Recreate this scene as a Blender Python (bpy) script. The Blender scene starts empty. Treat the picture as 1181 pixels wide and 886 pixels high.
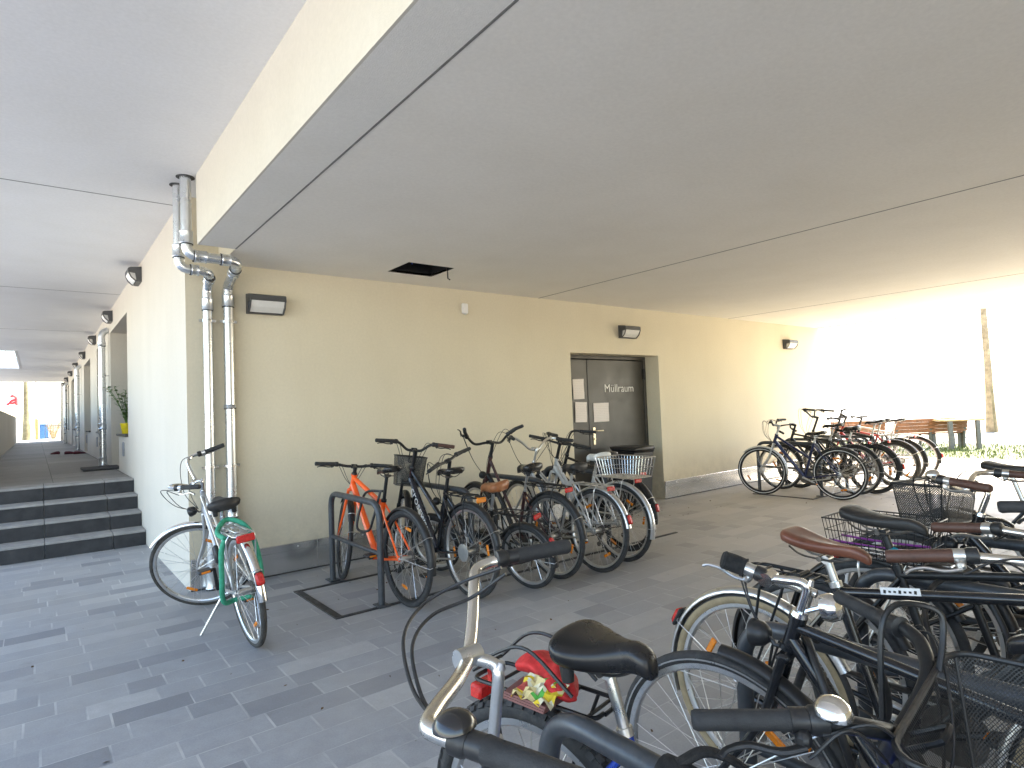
import bpy, math, random
from math import sin, cos, pi, radians, sqrt, atan2, floor
from mathutils import Vector, Matrix

random.seed(7)
sc = bpy.context.scene
col = sc.collection
V = Vector

# ------------------------------------------------------------------ materials
def new_mat(name):
    m = bpy.data.materials.new(name)
    m.use_nodes = True
    nt = m.node_tree
    return m, nt, nt.nodes['Principled BSDF']

def link(nt, a, b):
    nt.links.new(a, b)

def N(nt, typ, **kw):
    n = nt.nodes.new(typ)
    for k, v in kw.items():
        setattr(n, k, v)
    return n

def math_n(nt, op, a, b=None, c=None):
    n = nt.nodes.new('ShaderNodeMath')
    n.operation = op
    for i, v in enumerate((a, b, c)):
        if v is None:
            continue
        if isinstance(v, (int, float)):
            n.inputs[i].default_value = v
        else:
            nt.links.new(v, n.inputs[i])
    return n.outputs[0]

def ramp(nt, fac, stops):
    r = nt.nodes.new('ShaderNodeValToRGB')
    el = r.color_ramp.elements
    while len(el) > 1:
        el.remove(el[-1])
    for i, (p, c) in enumerate(stops):
        e = el[0] if i == 0 else el.new(p)
        e.position = p
        e.color = (*c, 1) if len(c) == 3 else c
    nt.links.new(fac, r.inputs[0])
    return r.outputs[0]

def mix_rgb(nt, fac, a, b, blend='MIX'):
    n = nt.nodes.new('ShaderNodeMix')
    n.data_type = 'RGBA'
    n.blend_type = blend
    for s, v in ((n.inputs[0], fac), (n.inputs[6], a), (n.inputs[7], b)):
        if isinstance(v, (int, float)):
            s.default_value = v
        elif isinstance(v, tuple):
            s.default_value = (*v, 1) if len(v) == 3 else v
        else:
            nt.links.new(v, s)
    return n.outputs[2]

def noise(nt, scale, detail=4, rough=.55, coord='Object', stretch=None):
    tc = nt.nodes.new('ShaderNodeTexCoord')
    src = tc.outputs[coord]
    if stretch:
        mp = nt.nodes.new('ShaderNodeMapping')
        mp.inputs['Scale'].default_value = stretch
        nt.links.new(src, mp.inputs[0])
        src = mp.outputs[0]
    n = nt.nodes.new('ShaderNodeTexNoise')
    n.inputs['Scale'].default_value = scale
    n.inputs['Detail'].default_value = detail
    n.inputs['Roughness'].default_value = rough
    nt.links.new(src, n.inputs['Vector'])
    return n.outputs['Fac']

def bump(nt, bsdf, h, strength=.3, dist=.01):
    b = nt.nodes.new('ShaderNodeBump')
    b.inputs['Strength'].default_value = strength
    b.inputs['Distance'].default_value = dist
    nt.links.new(h, b.inputs['Height'])
    nt.links.new(b.outputs[0], bsdf.inputs['Normal'])

def simple(name, c, rough=.5, metal=0., var=.25, nscale=14, bstr=0., bscale=200, coat=0., grime=None):
    """paint / metal / rubber with a little worn variation"""
    m, nt, b = new_mat(name)
    n = noise(nt, nscale, 5, .6)
    lo = tuple(x * (1 - var) for x in c)
    hi = tuple(min(1, x * (1 + var * .6)) for x in c)
    colr = ramp(nt, n, [(.3, lo), (.7, hi)])
    if grime:
        n2 = noise(nt, nscale * 2.7, 6, .7)
        f = ramp(nt, n2, [(.52, (0, 0, 0)), (.75, (.6, .6, .6))])
        colr = mix_rgb(nt, f, colr, grime)
    link(nt, colr, b.inputs['Base Color'])
    r = ramp(nt, n, [(.25, (min(1, rough * 1.25),) * 3), (.75, (rough * .8,) * 3)])
    link(nt, r, b.inputs['Roughness'])
    b.inputs['Metallic'].default_value = metal
    if coat:
        b.inputs['Coat Weight'].default_value = coat
        b.inputs['Coat Roughness'].default_value = .12
    if bstr:
        bump(nt, b, noise(nt, bscale, 3), bstr, .004)
    return m

def plaster(name, c, grain=260, var=.05, bstr=.35, splash=False):
    m, nt, b = new_mat(name)
    n = noise(nt, .9, 5, .6)
    n2 = noise(nt, 45, 4, .7)
    cc = ramp(nt, n, [(.25, tuple(x * (1 - var) for x in c)), (.75, tuple(min(1, x * (1 + var * .5)) for x in c))])
    sp = ramp(nt, n2, [(.3, (.93, .93, .93)), (.7, (1, 1, 1))])
    cc = mix_rgb(nt, 1., cc, sp, 'MULTIPLY')
    st = noise(nt, 1.6, 4, .6, stretch=(1.1, 1.1, .25))
    sp = ramp(nt, st, [(.42, (1, 1, 1)), (.78, (.968, .963, .95))])
    cc = mix_rgb(nt, 1., cc, sp, 'MULTIPLY')
    if splash:
        geo = N(nt, 'ShaderNodeNewGeometry'); sp3 = N(nt, 'ShaderNodeSeparateXYZ'); link(nt, geo.outputs['Position'], sp3.inputs[0])
        hz = ramp(nt, math_n(nt, 'MULTIPLY', sp3.outputs[2], .5), [(.10, (1, 1, 1)), (.17, (.45, .45, .45)), (.34, (0, 0, 0))])
        dn = ramp(nt, noise(nt, 7, 6, .7), [(.40, (0, 0, 0)), (.75, (.55, .55, .55))])
        cc = mix_rgb(nt, math_n(nt, 'MULTIPLY', hz, dn), cc, (.30, .27, .22))
        sc_ = ramp(nt, noise(nt, 5, 5, .75, stretch=(1, 1, 5)), [(.66, (0, 0, 0)), (.74, (.22, .22, .22))])
        hb_ = ramp(nt, math_n(nt, 'MULTIPLY', sp3.outputs[2], .5), [(.30, (0, 0, 0)), (.42, (1, 1, 1)), (.54, (1, 1, 1)), (.62, (0, 0, 0))])
        cc = mix_rgb(nt, math_n(nt, 'MULTIPLY', hb_, sc_), cc, (.40, .36, .30))
    link(nt, cc, b.inputs['Base Color'])
    b.inputs['Roughness'].default_value = .9
    b.inputs['Specular IOR Level'].default_value = .2
    bump(nt, b, noise(nt, grain, 3, .6), bstr, .003)
    return m

M = {}
M['wall'] = plaster('cream_plaster', (.75, .685, .535), splash=True)
M['wall_white'] = plaster('pale_plaster', (.67, .625, .545))
M['soffit'] = plaster('soffit_plaster', (.86, .84, .79), grain=170, bstr=.6)
M['ceiling'] = plaster('ceiling_board_paint', (.89, .86, .80), grain=60, var=.05, bstr=.10)
M['ceiling2'] = plaster('arcade_board_paint', (.83, .82, .815), grain=60, var=.05, bstr=.10)
M['black_void'] = simple('dark_void', (.006, .006, .006), .9)
M['galv'] = simple('galvanised_steel', (.70, .71, .72), .22, .92, .10, 2.2, .10, 5)
M['galv_clean'] = simple('galvanised_pipe', (.70, .73, .76), .28, .85, .08, 6, .03, 30, grime=(.50, .50, .49))
M['seal'] = simple('rubber_seal', (.03, .03, .03), .6)
M['anthracite'] = simple('anthracite_paint', (.075, .078, .082), .42, .2, .12, 9)
M['rack_paint'] = simple('stand_paint', (.068, .075, .086), .40, .35, .22, 22, .04, 300, grime=(.10, .095, .085))
M['lamp_glass'] = simple('frosted_glass', (.72, .72, .70), .35, 0, .06)
M['paper'] = simple('white_paper', (.80, .77, .74), .8, 0, .05, 25)
M['chrome'] = simple('chrome', (.78, .78, .77), .13, 1., .08, 30, grime=(.42, .40, .37))
M['alu'] = simple('brushed_aluminium', (.66, .66, .65), .30, .95, .12, 25)
M['alu_satin'] = simple('satin_bar_aluminium', (.72, .70, .66), .24, .97, .06, 18)
M['steel_dark'] = simple('chain_steel', (.16, .145, .13), .45, .8, .3, 40)
M['black_plastic'] = simple('black_plastic', (.018, .018, .019), .42, 0, .3, 40, .06, 400)
M['black_satin'] = simple('black_satin_metal', (.022, .023, .025), .36, .4, .3, 30, grime=(.05, .047, .043))
M['black_gloss'] = simple('black_frame_paint', (.012, .013, .016), .24, .2, .3, 12, coat=.5, grime=(.040, .038, .035))
M['rubber'] = simple('tyre_rubber', (.034, .034, .035), .78, 0, .3, 22, .25, 160, grime=(.085, .078, .068))
M['rubber_dust'] = simple('dusty_tyre_rubber', (.045, .042, .038), .85, 0, .3, 18, .25, 160, grime=(.13, .118, .10))
M['tan'] = simple('tan_tyre_wall', (.30, .235, .14), .75, 0, .22, 26)
M['grip'] = simple('grip_rubber', (.024, .025, .027), .66, 0, .25, 30, .35, 500)
M['brown_leather'] = simple('brown_leatherette', (.155, .055, .032), .36, 0, .25, 16, .12, 260)
M['brown_grip'] = simple('brown_grip', (.085, .038, .026), .5, 0, .3, 30, .2, 300)
M['tan_leather'] = simple('tan_leather', (.32, .12, .045), .42, 0, .3, 14, .12, 200)
M['saddle_black'] = simple('black_saddle_vinyl', (.013, .013, .014), .27, 0, .25, 9, .05, 300)
M['saddle_matt'] = simple('worn_saddle_vinyl', (.022, .021, .021), .5, 0, .4, 18, .12, 260)
M['saddle_white'] = simple('white_saddle_vinyl', (.70, .70, .68), .45, 0, .12, 14)
M['orange'] = simple('orange_frame_paint', (1.0, .125, .012), .35, 0, .08, 6, coat=.3)
M['navy'] = simple('navy_frame_paint', (.018, .026, .085), .28, .25, .25, 8, coat=.5)
M['blue'] = simple('blue_frame_paint', (.015, .06, .42), .28, .1, .2, 8, coat=.5)
M['ink'] = simple('dark_blue_black_paint', (.013, .015, .026), .25, .2, .3, 8, coat=.5)
M['silver'] = simple('silver_frame_paint', (.60, .61, .62), .30, .75, .12, 12)
M['silver_white'] = simple('pearl_frame_paint', (.62, .62, .61), .34, .25, .10, 12)
M['red'] = simple('red_frame_paint', (.50, .022, .018), .32, 0, .2, 8, coat=.4)
M['maroon'] = simple('brown_red_frame_paint', (.06, .022, .022), .34, .1, .25, 10, coat=.3)
M['green_lock'] = simple('green_fabric_sleeve', (.045, .33, .20), .75, 0, .22, 30, .5, 260)
M['reflector_red'] = simple('red_reflector', (.55, .022, .018), .22, 0, .3, 120, .4, 420)
M['reflector_dull'] = simple('dark_red_lens', (.32, .014, .016), .25, 0, .3, 60)
M['reflector_orange'] = simple('orange_reflector', (.80, .24, .012), .25, 0, .25, 120, .4, 420)
M['lens'] = simple('lamp_lens', (.52, .54, .56), .12, .3, .2, 80)
M['white'] = simple('white_print', (.78, .78, .76), .5, 0, .04)
M['purple'] = simple('purple_cord', (.22, .03, .26), .6)
M['teal'] = simple('teal_plastic', (.01, .24, .33), .4)
M['disc'] = simple('grey_guard_disc', (.34, .34, .33), .35, .3, .15)
M['brass'] = simple('door_brass', (.62, .55, .40), .3, .9, .12)
M['cloth_black'] = simple('black_cloth', (.014, .014, .015), .9, 0, .4, 60, .6, 500)
M['cloth_red'] = simple('red_cloth', (.62, .03, .03), .7, 0, .25, 40, .35, 160)
M['wood'] = simple('bench_wood', (.24, .10, .045), .55, 0, .3, 9)
M['concrete'] = simple('grey_concrete', (.20, .20, .195), .85, 0, .15, 12, .25, 90)
M['slab_dark'] = simple('riser_slab', (.026, .027, .031), .6, 0, .35, 7, .15, 120)
M['tread'] = simple('tread_slab', (.30, .292, .282), .75, 0, .2, 9, .2, 140)
M['sill'] = simple('stone_sill', (.05, .048, .045), .5, 0, .2)
M['glass_dark'] = simple('dark_window_glass', (.03, .035, .045), .06, .0, .1)
M['yellow_pot'] = simple('yellow_pot', (.80, .62, .01), .45)
M['leaf'] = simple('green_leaf', (.10, .20, .035), .55, 0, .4, 30)
M['mat_rubber'] = simple('door_mat', (.05, .05, .052), .9, 0, .3, 60, .5, 200)
M['shoe'] = simple('dark_red_shoe', (.10, .015, .03), .7)
M['bark'] = simple('pale_bark', (.30, .245, .16), .9, 0, .45, 6, .6, 25)
M['bark_green'] = simple('mossy_bark', (.19, .17, .10), .9, 0, .45, 5, .6, 25)
M['blue_sheet'] = simple('blue_container', (.06, .20, .48), .5)
M['orange_post'] = simple('rust_orange_post', (.56, .30, .12), .6)
M['sign_white'] = simple('sign_white', (.85, .85, .85), .4, 0, .02)
M['sign_red'] = simple('sign_red', (.75, .02, .03), .4, 0, .05)

def magazine_mat():
    m, nt, b = new_mat('printed_wrapper')
    tc = N(nt, 'ShaderNodeTexCoord')
    v = N(nt, 'ShaderNodeTexVoronoi')
    v.inputs['Scale'].default_value = 34
    link(nt, tc.outputs['Object'], v.inputs['Vector'])
    sep = N(nt, 'ShaderNodeSeparateColor')
    link(nt, v.outputs['Color'], sep.inputs[0])
    c = ramp(nt, sep.outputs[0], [(0, (.75, .70, .50)), (.28, (.78, .58, .03)), (.45, (.70, .68, .60)), (.62, (.10, .45, .08)), (.74, (.75, .62, .30)), (.9, (.40, .06, .05))])
    c.node.color_ramp.interpolation = 'CONSTANT'
    link(nt, c, b.inputs['Base Color'])
    b.inputs['Roughness'].default_value = .4
    return m
M['print'] = magazine_mat()

def mesh_mat(name, pitch, wire, c, diag=True):
    """woven wire: see-through cells between wires, laid out on the panel's own UVs (metres)"""
    m, nt, b = new_mat(name)
    uv = N(nt, 'ShaderNodeUVMap')
    sep = N(nt, 'ShaderNodeSeparateXYZ')
    link(nt, uv.outputs[0], sep.inputs[0])
    x, y = sep.outputs[0], sep.outputs[1]
    if diag:
        a = math_n(nt, 'MULTIPLY', math_n(nt, 'ADD', math_n(nt, 'MULTIPLY', x, 1.35), y), 1 / pitch)
        bb = math_n(nt, 'MULTIPLY', math_n(nt, 'SUBTRACT', math_n(nt, 'MULTIPLY', x, 1.35), y), 1 / pitch)
    else:
        a = math_n(nt, 'MULTIPLY', x, 1 / pitch)
        bb = math_n(nt, 'MULTIPLY', y, 1 / pitch)
    fa = math_n(nt, 'FRACT', a)
    fb = math_n(nt, 'FRACT', bb)
    wa = math_n(nt, 'LESS_THAN', fa, wire)
    wb_ = math_n(nt, 'LESS_THAN', fb, wire)
    s = math_n(nt, 'MAXIMUM', wa, wb_)
    b.inputs['Base Color'].default_value = (*c, 1)
    b.inputs['Roughness'].default_value = .45
    tr = N(nt, 'ShaderNodeBsdfTransparent')
    mx = N(nt, 'ShaderNodeMixShader')
    link(nt, s, mx.inputs[0])
    link(nt, tr.outputs[0], mx.inputs[1])
    link(nt, b.outputs[0], mx.inputs[2])
    out = [n for n in nt.nodes if n.type == 'OUTPUT_MATERIAL'][0]
    link(nt, mx.outputs[0], out.inputs[0])
    return m
M['wire_mesh'] = mesh_mat('basket_mesh', .0075, .30, (.014, .014, .015))
M['wire_mesh_fine'] = mesh_mat('basket_fine_mesh', .010, .42, (.03, .03, .03))

def paving(name, cA, cB, cC, course=.172, lmin=.24, lmax=.50, joint=.0045, jc=(.20, .20, .205), dusty=True, bright=1.0):
    """courses along world X, stones of mixed length, each with its own grey"""
    m, nt, b = new_mat(name)
    geo = N(nt, 'ShaderNodeNewGeometry')
    sep = N(nt, 'ShaderNodeSeparateXYZ')
    link(nt, geo.outputs['Position'], sep.inputs[0])
    X, Y = sep.outputs[0], sep.outputs[1]
    yr = math_n(nt, 'DIVIDE', math_n(nt, 'ADD', Y, 40.03), course)
    row = math_n(nt, 'FLOOR', yr)
    fy = math_n(nt, 'FRACT', yr)
    w1 = N(nt, 'ShaderNodeTexWhiteNoise', noise_dimensions='1D')
    link(nt, row, w1.inputs['W'])
    w2 = N(nt, 'ShaderNodeTexWhiteNoise', noise_dimensions='1D')
    link(nt, math_n(nt, 'ADD', row, 317.3), w2.inputs['W'])
    L = math_n(nt, 'ADD', math_n(nt, 'MULTIPLY', w1.outputs[0], lmax - lmin), lmin)
    xs = math_n(nt, 'ADD', math_n(nt, 'DIVIDE', math_n(nt, 'ADD', X, 60), L), math_n(nt, 'MULTIPLY', w2.outputs[0], 7.0))
    # stagger the joints inside each course so that lengths differ from stone to stone
    cell0 = math_n(nt, 'FLOOR', xs)
    wj = N(nt, 'ShaderNodeTexWhiteNoise', noise_dimensions='2D')
    cmb0 = N(nt, 'ShaderNodeCombineXYZ')
    link(nt, cell0, cmb0.inputs[0]); link(nt, row, cmb0.inputs[1])
    link(nt, cmb0.outputs[0], wj.inputs['Vector'])
    split = math_n(nt, 'ADD', math_n(nt, 'MULTIPLY', wj.outputs[0], .5), .0)
    fx0 = math_n(nt, 'FRACT', xs)
    second = math_n(nt, 'GREATER_THAN', fx0, split)
    cell = math_n(nt, 'ADD', cell0, second)          # stone runs from one split point to the next
    cmb = N(nt, 'ShaderNodeCombineXYZ')
    link(nt, cell, cmb.inputs[0]); link(nt, row, cmb.inputs[1])
    wc = N(nt, 'ShaderNodeTexWhiteNoise', noise_dimensions='2D')
    link(nt, cmb.outputs[0], wc.inputs['Vector'])
    tone = wc.outputs[0]
    cc = ramp(nt, tone, [(0, cA), (.35, cB), (.7, cB), (1, cC)])
    n1 = noise(nt, 9, 6, .65)
    cc = mix_rgb(nt, 1., cc, ramp(nt, n1, [(.25, (.80, .80, .81)), (.75, (1.10, 1.10, 1.09))]), 'MULTIPLY')
    n2 = noise(nt, 120, 3, .7)
    cc = mix_rgb(nt, 1., cc, ramp(nt, n2, [(.3, (.88, .88, .88)), (.7, (1.06, 1.06, 1.06))]), 'MULTIPLY')
    if dusty:
        n3 = noise(nt, .75, 6, .62)
        f = ramp(nt, n3, [(.42, (0, 0, 0)), (.68, (.34, .34, .34))])
        cc = mix_rgb(nt, f, cc, (.42, .395, .35))
        n4 = noise(nt, 2.6, 7, .7)
        f2 = ramp(nt, n4, [(.60, (0, 0, 0)), (.72, (.42, .42, .42))])
        cc = mix_rgb(nt, f2, cc, (.18, .172, .165))
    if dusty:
        wx = math_n(nt, 'MULTIPLY', math_n(nt, 'MINIMUM', math_n(nt, 'MAXIMUM', math_n(nt, 'MULTIPLY', math_n(nt, 'SUBTRACT', X, .6), .2), 0.), 1.), .42)  # brown tint over the stones, growing toward larger X
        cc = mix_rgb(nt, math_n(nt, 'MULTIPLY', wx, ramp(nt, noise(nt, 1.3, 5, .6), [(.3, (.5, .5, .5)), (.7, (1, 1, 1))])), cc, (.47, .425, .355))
    # joints
    jx = math_n(nt, 'LESS_THAN', math_n(nt, 'MULTIPLY', math_n(nt, 'ABSOLUTE', math_n(nt, 'SUBTRACT', fx0, split)), L), joint)
    jy1 = math_n(nt, 'LESS_THAN', math_n(nt, 'MULTIPLY', fy, course), joint)
    jn = math_n(nt, 'MAXIMUM', jx, jy1)
    wav = noise(nt, 3.1, 4, .6)
    jn2 = math_n(nt, 'MULTIPLY', jn, ramp(nt, wav, [(.40, (.12, .12, .12)), (.64, (1, 1, 1))]))
    cc = mix_rgb(nt, math_n(nt, 'MULTIPLY', jn2, .9), cc, jc)
    link(nt, cc, b.inputs['Base Color'])
    r = ramp(nt, n1, [(.3, (.48,) * 3), (.7, (.72,) * 3)])
    link(nt, r, b.inputs['Roughness'])
    h = math_n(nt, 'ADD', math_n(nt, 'MULTIPLY', jn, -1.0), math_n(nt, 'ADD', math_n(nt, 'MULTIPLY', n2, .25), math_n(nt, 'MULTIPLY', tone, .55)))
    bump(nt, b, h, .7, .004)
    return m
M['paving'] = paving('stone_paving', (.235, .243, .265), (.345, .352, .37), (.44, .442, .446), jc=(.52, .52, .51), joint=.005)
M['court'] = paving('pale_court_paving', (.50, .455, .375), (.55, .50, .41), (.60, .55, .46), jc=(.42, .39, .33), dusty=False)

def slabs(name, c, size=(.80, .80), joint=.006):
    m, nt, b = new_mat(name)
    geo = N(nt, 'ShaderNodeNewGeometry')
    sep = N(nt, 'ShaderNodeSeparateXYZ')
    link(nt, geo.outputs['Position'], sep.inputs[0])
    ax = math_n(nt, 'DIVIDE', math_n(nt, 'ADD', sep.outputs[0], 40.02), size[0])
    ay = math_n(nt, 'DIVIDE', math_n(nt, 'ADD', sep.outputs[1], 40.1), size[1])
    cmb = N(nt, 'ShaderNodeCombineXYZ')
    link(nt, math_n(nt, 'FLOOR', ax), cmb.inputs[0]); link(nt, math_n(nt, 'FLOOR', ay), cmb.inputs[1])
    w = N(nt, 'ShaderNodeTexWhiteNoise', noise_dimensions='2D')
    link(nt, cmb.outputs[0], w.inputs['Vector'])
    cc = ramp(nt, w.outputs[0], [(0, tuple(x * .86 for x in c)), (1, tuple(x * 1.12 for x in c))])
    n1 = noise(nt, 6, 6, .65)
    cc = mix_rgb(nt, 1., cc, ramp(nt, n1, [(.25, (.82, .82, .83)), (.75, (1.08, 1.07, 1.05))]), 'MULTIPLY')
    j = math_n(nt, 'MAXIMUM',
               math_n(nt, 'LESS_THAN', math_n(nt, 'MULTIPLY', math_n(nt, 'FRACT', ax), size[0]), joint),
               math_n(nt, 'LESS_THAN', math_n(nt, 'MULTIPLY', math_n(nt, 'FRACT', ay), size[1]), joint))
    cc = mix_rgb(nt, j, cc, (.03, .03, .03))
    link(nt, cc, b.inputs['Base Color'])
    b.inputs['Roughness'].default_value = .7
    bump(nt, b, math_n(nt, 'ADD', math_n(nt, 'MULTIPLY', j, -1.), math_n(nt, 'MULTIPLY', noise(nt, 150, 3), .2)), .5, .003)
    return m
M['arcade_slab'] = slabs('arcade_floor_slabs', (.25, .238, .225))

# ------------------------------------------------------------------ mesh builder
def frames(path):
    """parallel transported frames along a poly-line"""
    n = len(path)
    T = []
    for i in range(n):
        a = path[max(i - 1, 0)]; b = path[min(i + 1, n - 1)]
        d = (b - a)
        T.append(d.normalized() if d.length > 1e-9 else V((0, 0, 1)))
    ref = V((0, 0, 1)) if abs(T[0].z) < .9 else V((1, 0, 0))
    u = T[0].cross(ref).normalized()
    out = []
    for i in range(n):
        if i:
            ax = T[i - 1].cross(T[i])
            if ax.length > 1e-7:
                ang = T[i - 1].angle(T[i])
                u = Matrix.Rotation(ang, 3, ax.normalized()) @ u
        u = (u - T[i] * u.dot(T[i])).normalized()
        out.append((u, T[i].cross(u)))
    return out

def catmull(pts, n=6):
    pts = [V(p) for p in pts]
    if len(pts) < 3:
        return pts
    P = [pts[0] * 2 - pts[1]] + pts + [pts[-1] * 2 - pts[-2]]
    out = []
    for i in range(1, len(P) - 2):
        a, b, c, d = P[i - 1], P[i], P[i + 1], P[i + 2]
        for k in range(n):
            t = k / n
            out.append(.5 * ((2 * b) + (c - a) * t + (2 * a - 5 * b + 4 * c - d) * t * t + (3 * b - a - 3 * c + d) * t ** 3))
    out.append(pts[-1])
    return out

def bend(pts, r=.05, n=5):
    """poly-line with its corners rounded to about radius r"""
    pts = [V(p) for p in pts]
    out = [pts[0]]
    for i in range(1, len(pts) - 1):
        p = pts[i]
        a = (pts[i - 1] - p); b = (pts[i + 1] - p)
        ra = min(r, a.length * .49); rb = min(r, b.length * .49)
        A = p + a.normalized() * ra; B = p + b.normalized() * rb
        for k in range(n + 1):
            t = k / n
            out.append(A * (1 - t) ** 2 + p * 2 * t * (1 - t) + B * t * t)
    out.append(pts[-1])
    return out

class MB:
    def __init__(self, xf=None):
        self.v = []; self.f = []; self.uv = {}; self.xf = xf
    def add(self, vs, fs):
        o = len(self.v)
        self.v += [V(x) for x in vs]
        self.f += [tuple(i + o for i in f) for f in fs]
        return o
    def tube(self, path, r, n=8, cap=True, closed=False, flat=1.0):
        path = [V(p) for p in path]
        m = len(path)
        if closed:
            ext = [path[-1]] + path + [path[0]]
            fr = frames(ext)[1:-1]
        else:
            fr = frames(path)
        vs = []; fs = []
        for i, p in enumerate(path):
            rr = r[i] if isinstance(r, (list, tuple)) else r
            u, w = fr[i]
            for k in range(n):
                a = 2 * pi * k / n
                vs.append(p + u * (cos(a) * rr) + w * (sin(a) * rr * flat))
        for i in range(m if closed else m - 1):
            j = (i + 1) % m
            for k in range(n):
                l = (k + 1) % n
                fs.append((i * n + k, i * n + l, j * n + l, j * n + k))
        if cap and not closed:
            fs.append(tuple(range(n))[::-1])
            fs.append(tuple((m - 1) * n + k for k in range(n)))
        self.add(vs, fs); return self
    def cyl(self, a, b, r0, r1=None, n=14):
        return self.tube([a, b], [r0, r0 if r1 is None else r1], n)
    def lathe(self, c, axis, prof, n=20, cap=True):
        """prof: list of (distance along axis, radius)"""
        c = V(c); ax = V(axis).normalized()
        ref = V((0, 0, 1)) if abs(ax.z) < .9 else V((1, 0, 0))
        u = ax.cross(ref).normalized(); w = ax.cross(u)
        vs = []; fs = []
        for d, r in prof:
            for k in range(n):
                a = 2 * pi * k / n
                vs.append(c + ax * d + (u * cos(a) + w * sin(a)) * max(r, 1e-5))
        for i in range(len(prof) - 1):
            for k in range(n):
                l = (k + 1) % n
                fs.append((i * n + k, i * n + l, (i + 1) * n + l, (i + 1) * n + k))
        if cap:
            fs.append(tuple(range(n))[::-1]); fs.append(tuple((len(prof) - 1) * n + k for k in range(n)))
        self.add(vs, fs); return self
    def ring(self, c, prof, n=48, axis='Y'):
        """closed profile (list of (radius, lateral)) revolved about local Y through c"""
        c = V(c); m = len(prof); vs = []; fs = []
        for i in range(n):
            a = 2 * pi * i / n
            for r, l in prof:
                vs.append(c + V((cos(a) * r, l, sin(a) * r)))
        for i in range(n):
            j = (i + 1) % n
            for k in range(m):
                l = (k + 1) % m
                fs.append((i * m + k, j * m + k, j * m + l, i * m + l))
        self.add(vs, fs); return self
    def box(self, c, s, rot=None, bev=0.):
        c = V(c); x, y, z = (q / 2 for q in s)
        if bev <= 0:
            vs = [V((sx * x, sy * y, sz * z)) for sx in (-1, 1) for sy in (-1, 1) for sz in (-1, 1)]
            fs = [(0, 1, 3, 2), (4, 6, 7, 5), (0, 4, 5, 1), (2, 3, 7, 6), (0, 2, 6, 4), (1, 5, 7, 3)]
        else:
            e = min(bev, x * .9, y * .9, z * .9)
            vs = []; idx = {}
            for sx in (-1, 1):
                for sy in (-1, 1):
                    for sz in (-1, 1):
                        for ax in range(3):
                            p = [sx * (x - e), sy * (y - e), sz * (z - e)]
                            p[ax] = (sx * x, sy * y, sz * z)[ax]
                            idx[(sx, sy, sz, ax)] = len(vs); vs.append(V(p))
            fs = []
            for ax in range(3):
                o = [i for i in range(3) if i != ax]
                for sg in (-1, 1):
                    q = []
                    for a, b in ((-1, -1), (1, -1), (1, 1), (-1, 1)):
                        s3 = [0, 0, 0]; s3[ax] = sg; s3[o[0]] = a; s3[o[1]] = b
                        q.append(idx[(*s3, ax)])
                    fs.append(tuple(q))
            for ax in range(3):
                o = [i for i in range(3) if i != ax]
                for a in (-1, 1):
                    for b in (-1, 1):
                        s1 = [0, 0, 0]; s1[o[0]] = a; s1[o[1]] = b
                        s1[ax] = -1; s2 = list(s1); s2[ax] = 1
                        fs.append((idx[(*s1, o[0])], idx[(*s2, o[0])], idx[(*s2, o[1])], idx[(*s1, o[1])]))
            for sx in (-1, 1):
                for sy in (-1, 1):
                    for sz in (-1, 1):
                        fs.append(tuple(idx[(sx, sy, sz, k)] for k in range(3)))
        if rot is not None:
            vs = [rot @ q for q in vs]
        self.add([q + c for q in vs], fs); return self
    def quad(self, a, b, c, d):
        self.add([a, b, c, d], [(0, 1, 2, 3)]); return self
    def loft(self, rings, closed=True, cap=True):
        m = len(rings[0]); vs = [p for r in rings for p in r]; fs = []
        for i in range(len(rings) - 1):
            for k in range(m if closed else m - 1):
                l = (k + 1) % m
                fs.append((i * m + k, i * m + l, (i + 1) * m + l, (i + 1) * m + k))
        if cap and closed:
            fs.append(tuple(range(m))[::-1]); fs.append(tuple((len(rings) - 1) * m + k for k in range(m)))
        self.add(vs, fs); return self
    def build(self, name, mat, parent=None, smooth=True, angle=38, uvs=None):
        me = bpy.data.meshes.new(name)
        vs = [self.xf(p) for p in self.v] if self.xf else self.v
        me.from_pydata([tuple(p) for p in vs], [], self.f)
        me.validate()
        import bmesh
        bm = bmesh.new(); bm.from_mesh(me)
        bmesh.ops.recalc_face_normals(bm, faces=bm.faces)
        bm.to_mesh(me); bm.free()
        if smooth:
            me.polygons.foreach_set('use_smooth', [True] * len(me.polygons))
            me.set_sharp_from_angle(angle=radians(angle))
        if uvs:
            l = me.uv_layers.new(name='UVMap')
            for lp in me.loops:
                l.data[lp.index].uv = uvs[lp.vertex_index]
        me.materials.append(mat if not isinstance(mat, str) else M[mat])
        o = bpy.data.objects.new(name, me)
        col.objects.link(o)
        if parent is not None:
            o.parent = parent
        return o

def tag(o, label=None, cat=None, group=None, kind=None):
    if label: o['label'] = label
    if cat: o['category'] = cat
    if group: o['group'] = group
    if kind: o['kind'] = kind
    return o

def thing(name, label, cat, loc=(0, 0, 0), rot=(0, 0, 0), group=None):
    o = bpy.data.objects.new(name, None)
    o.empty_display_size = .1
    col.objects.link(o)
    o.location = loc; o.rotation_euler = rot
    return tag(o, label, cat, group)

def copy_tree(o, parent=None):
    c = o.copy(); col.objects.link(c); c.parent = parent
    for ch in list(o.children):
        copy_tree(ch, c)
    return c
SUN, SKY = 25.5, 1.04

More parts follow.
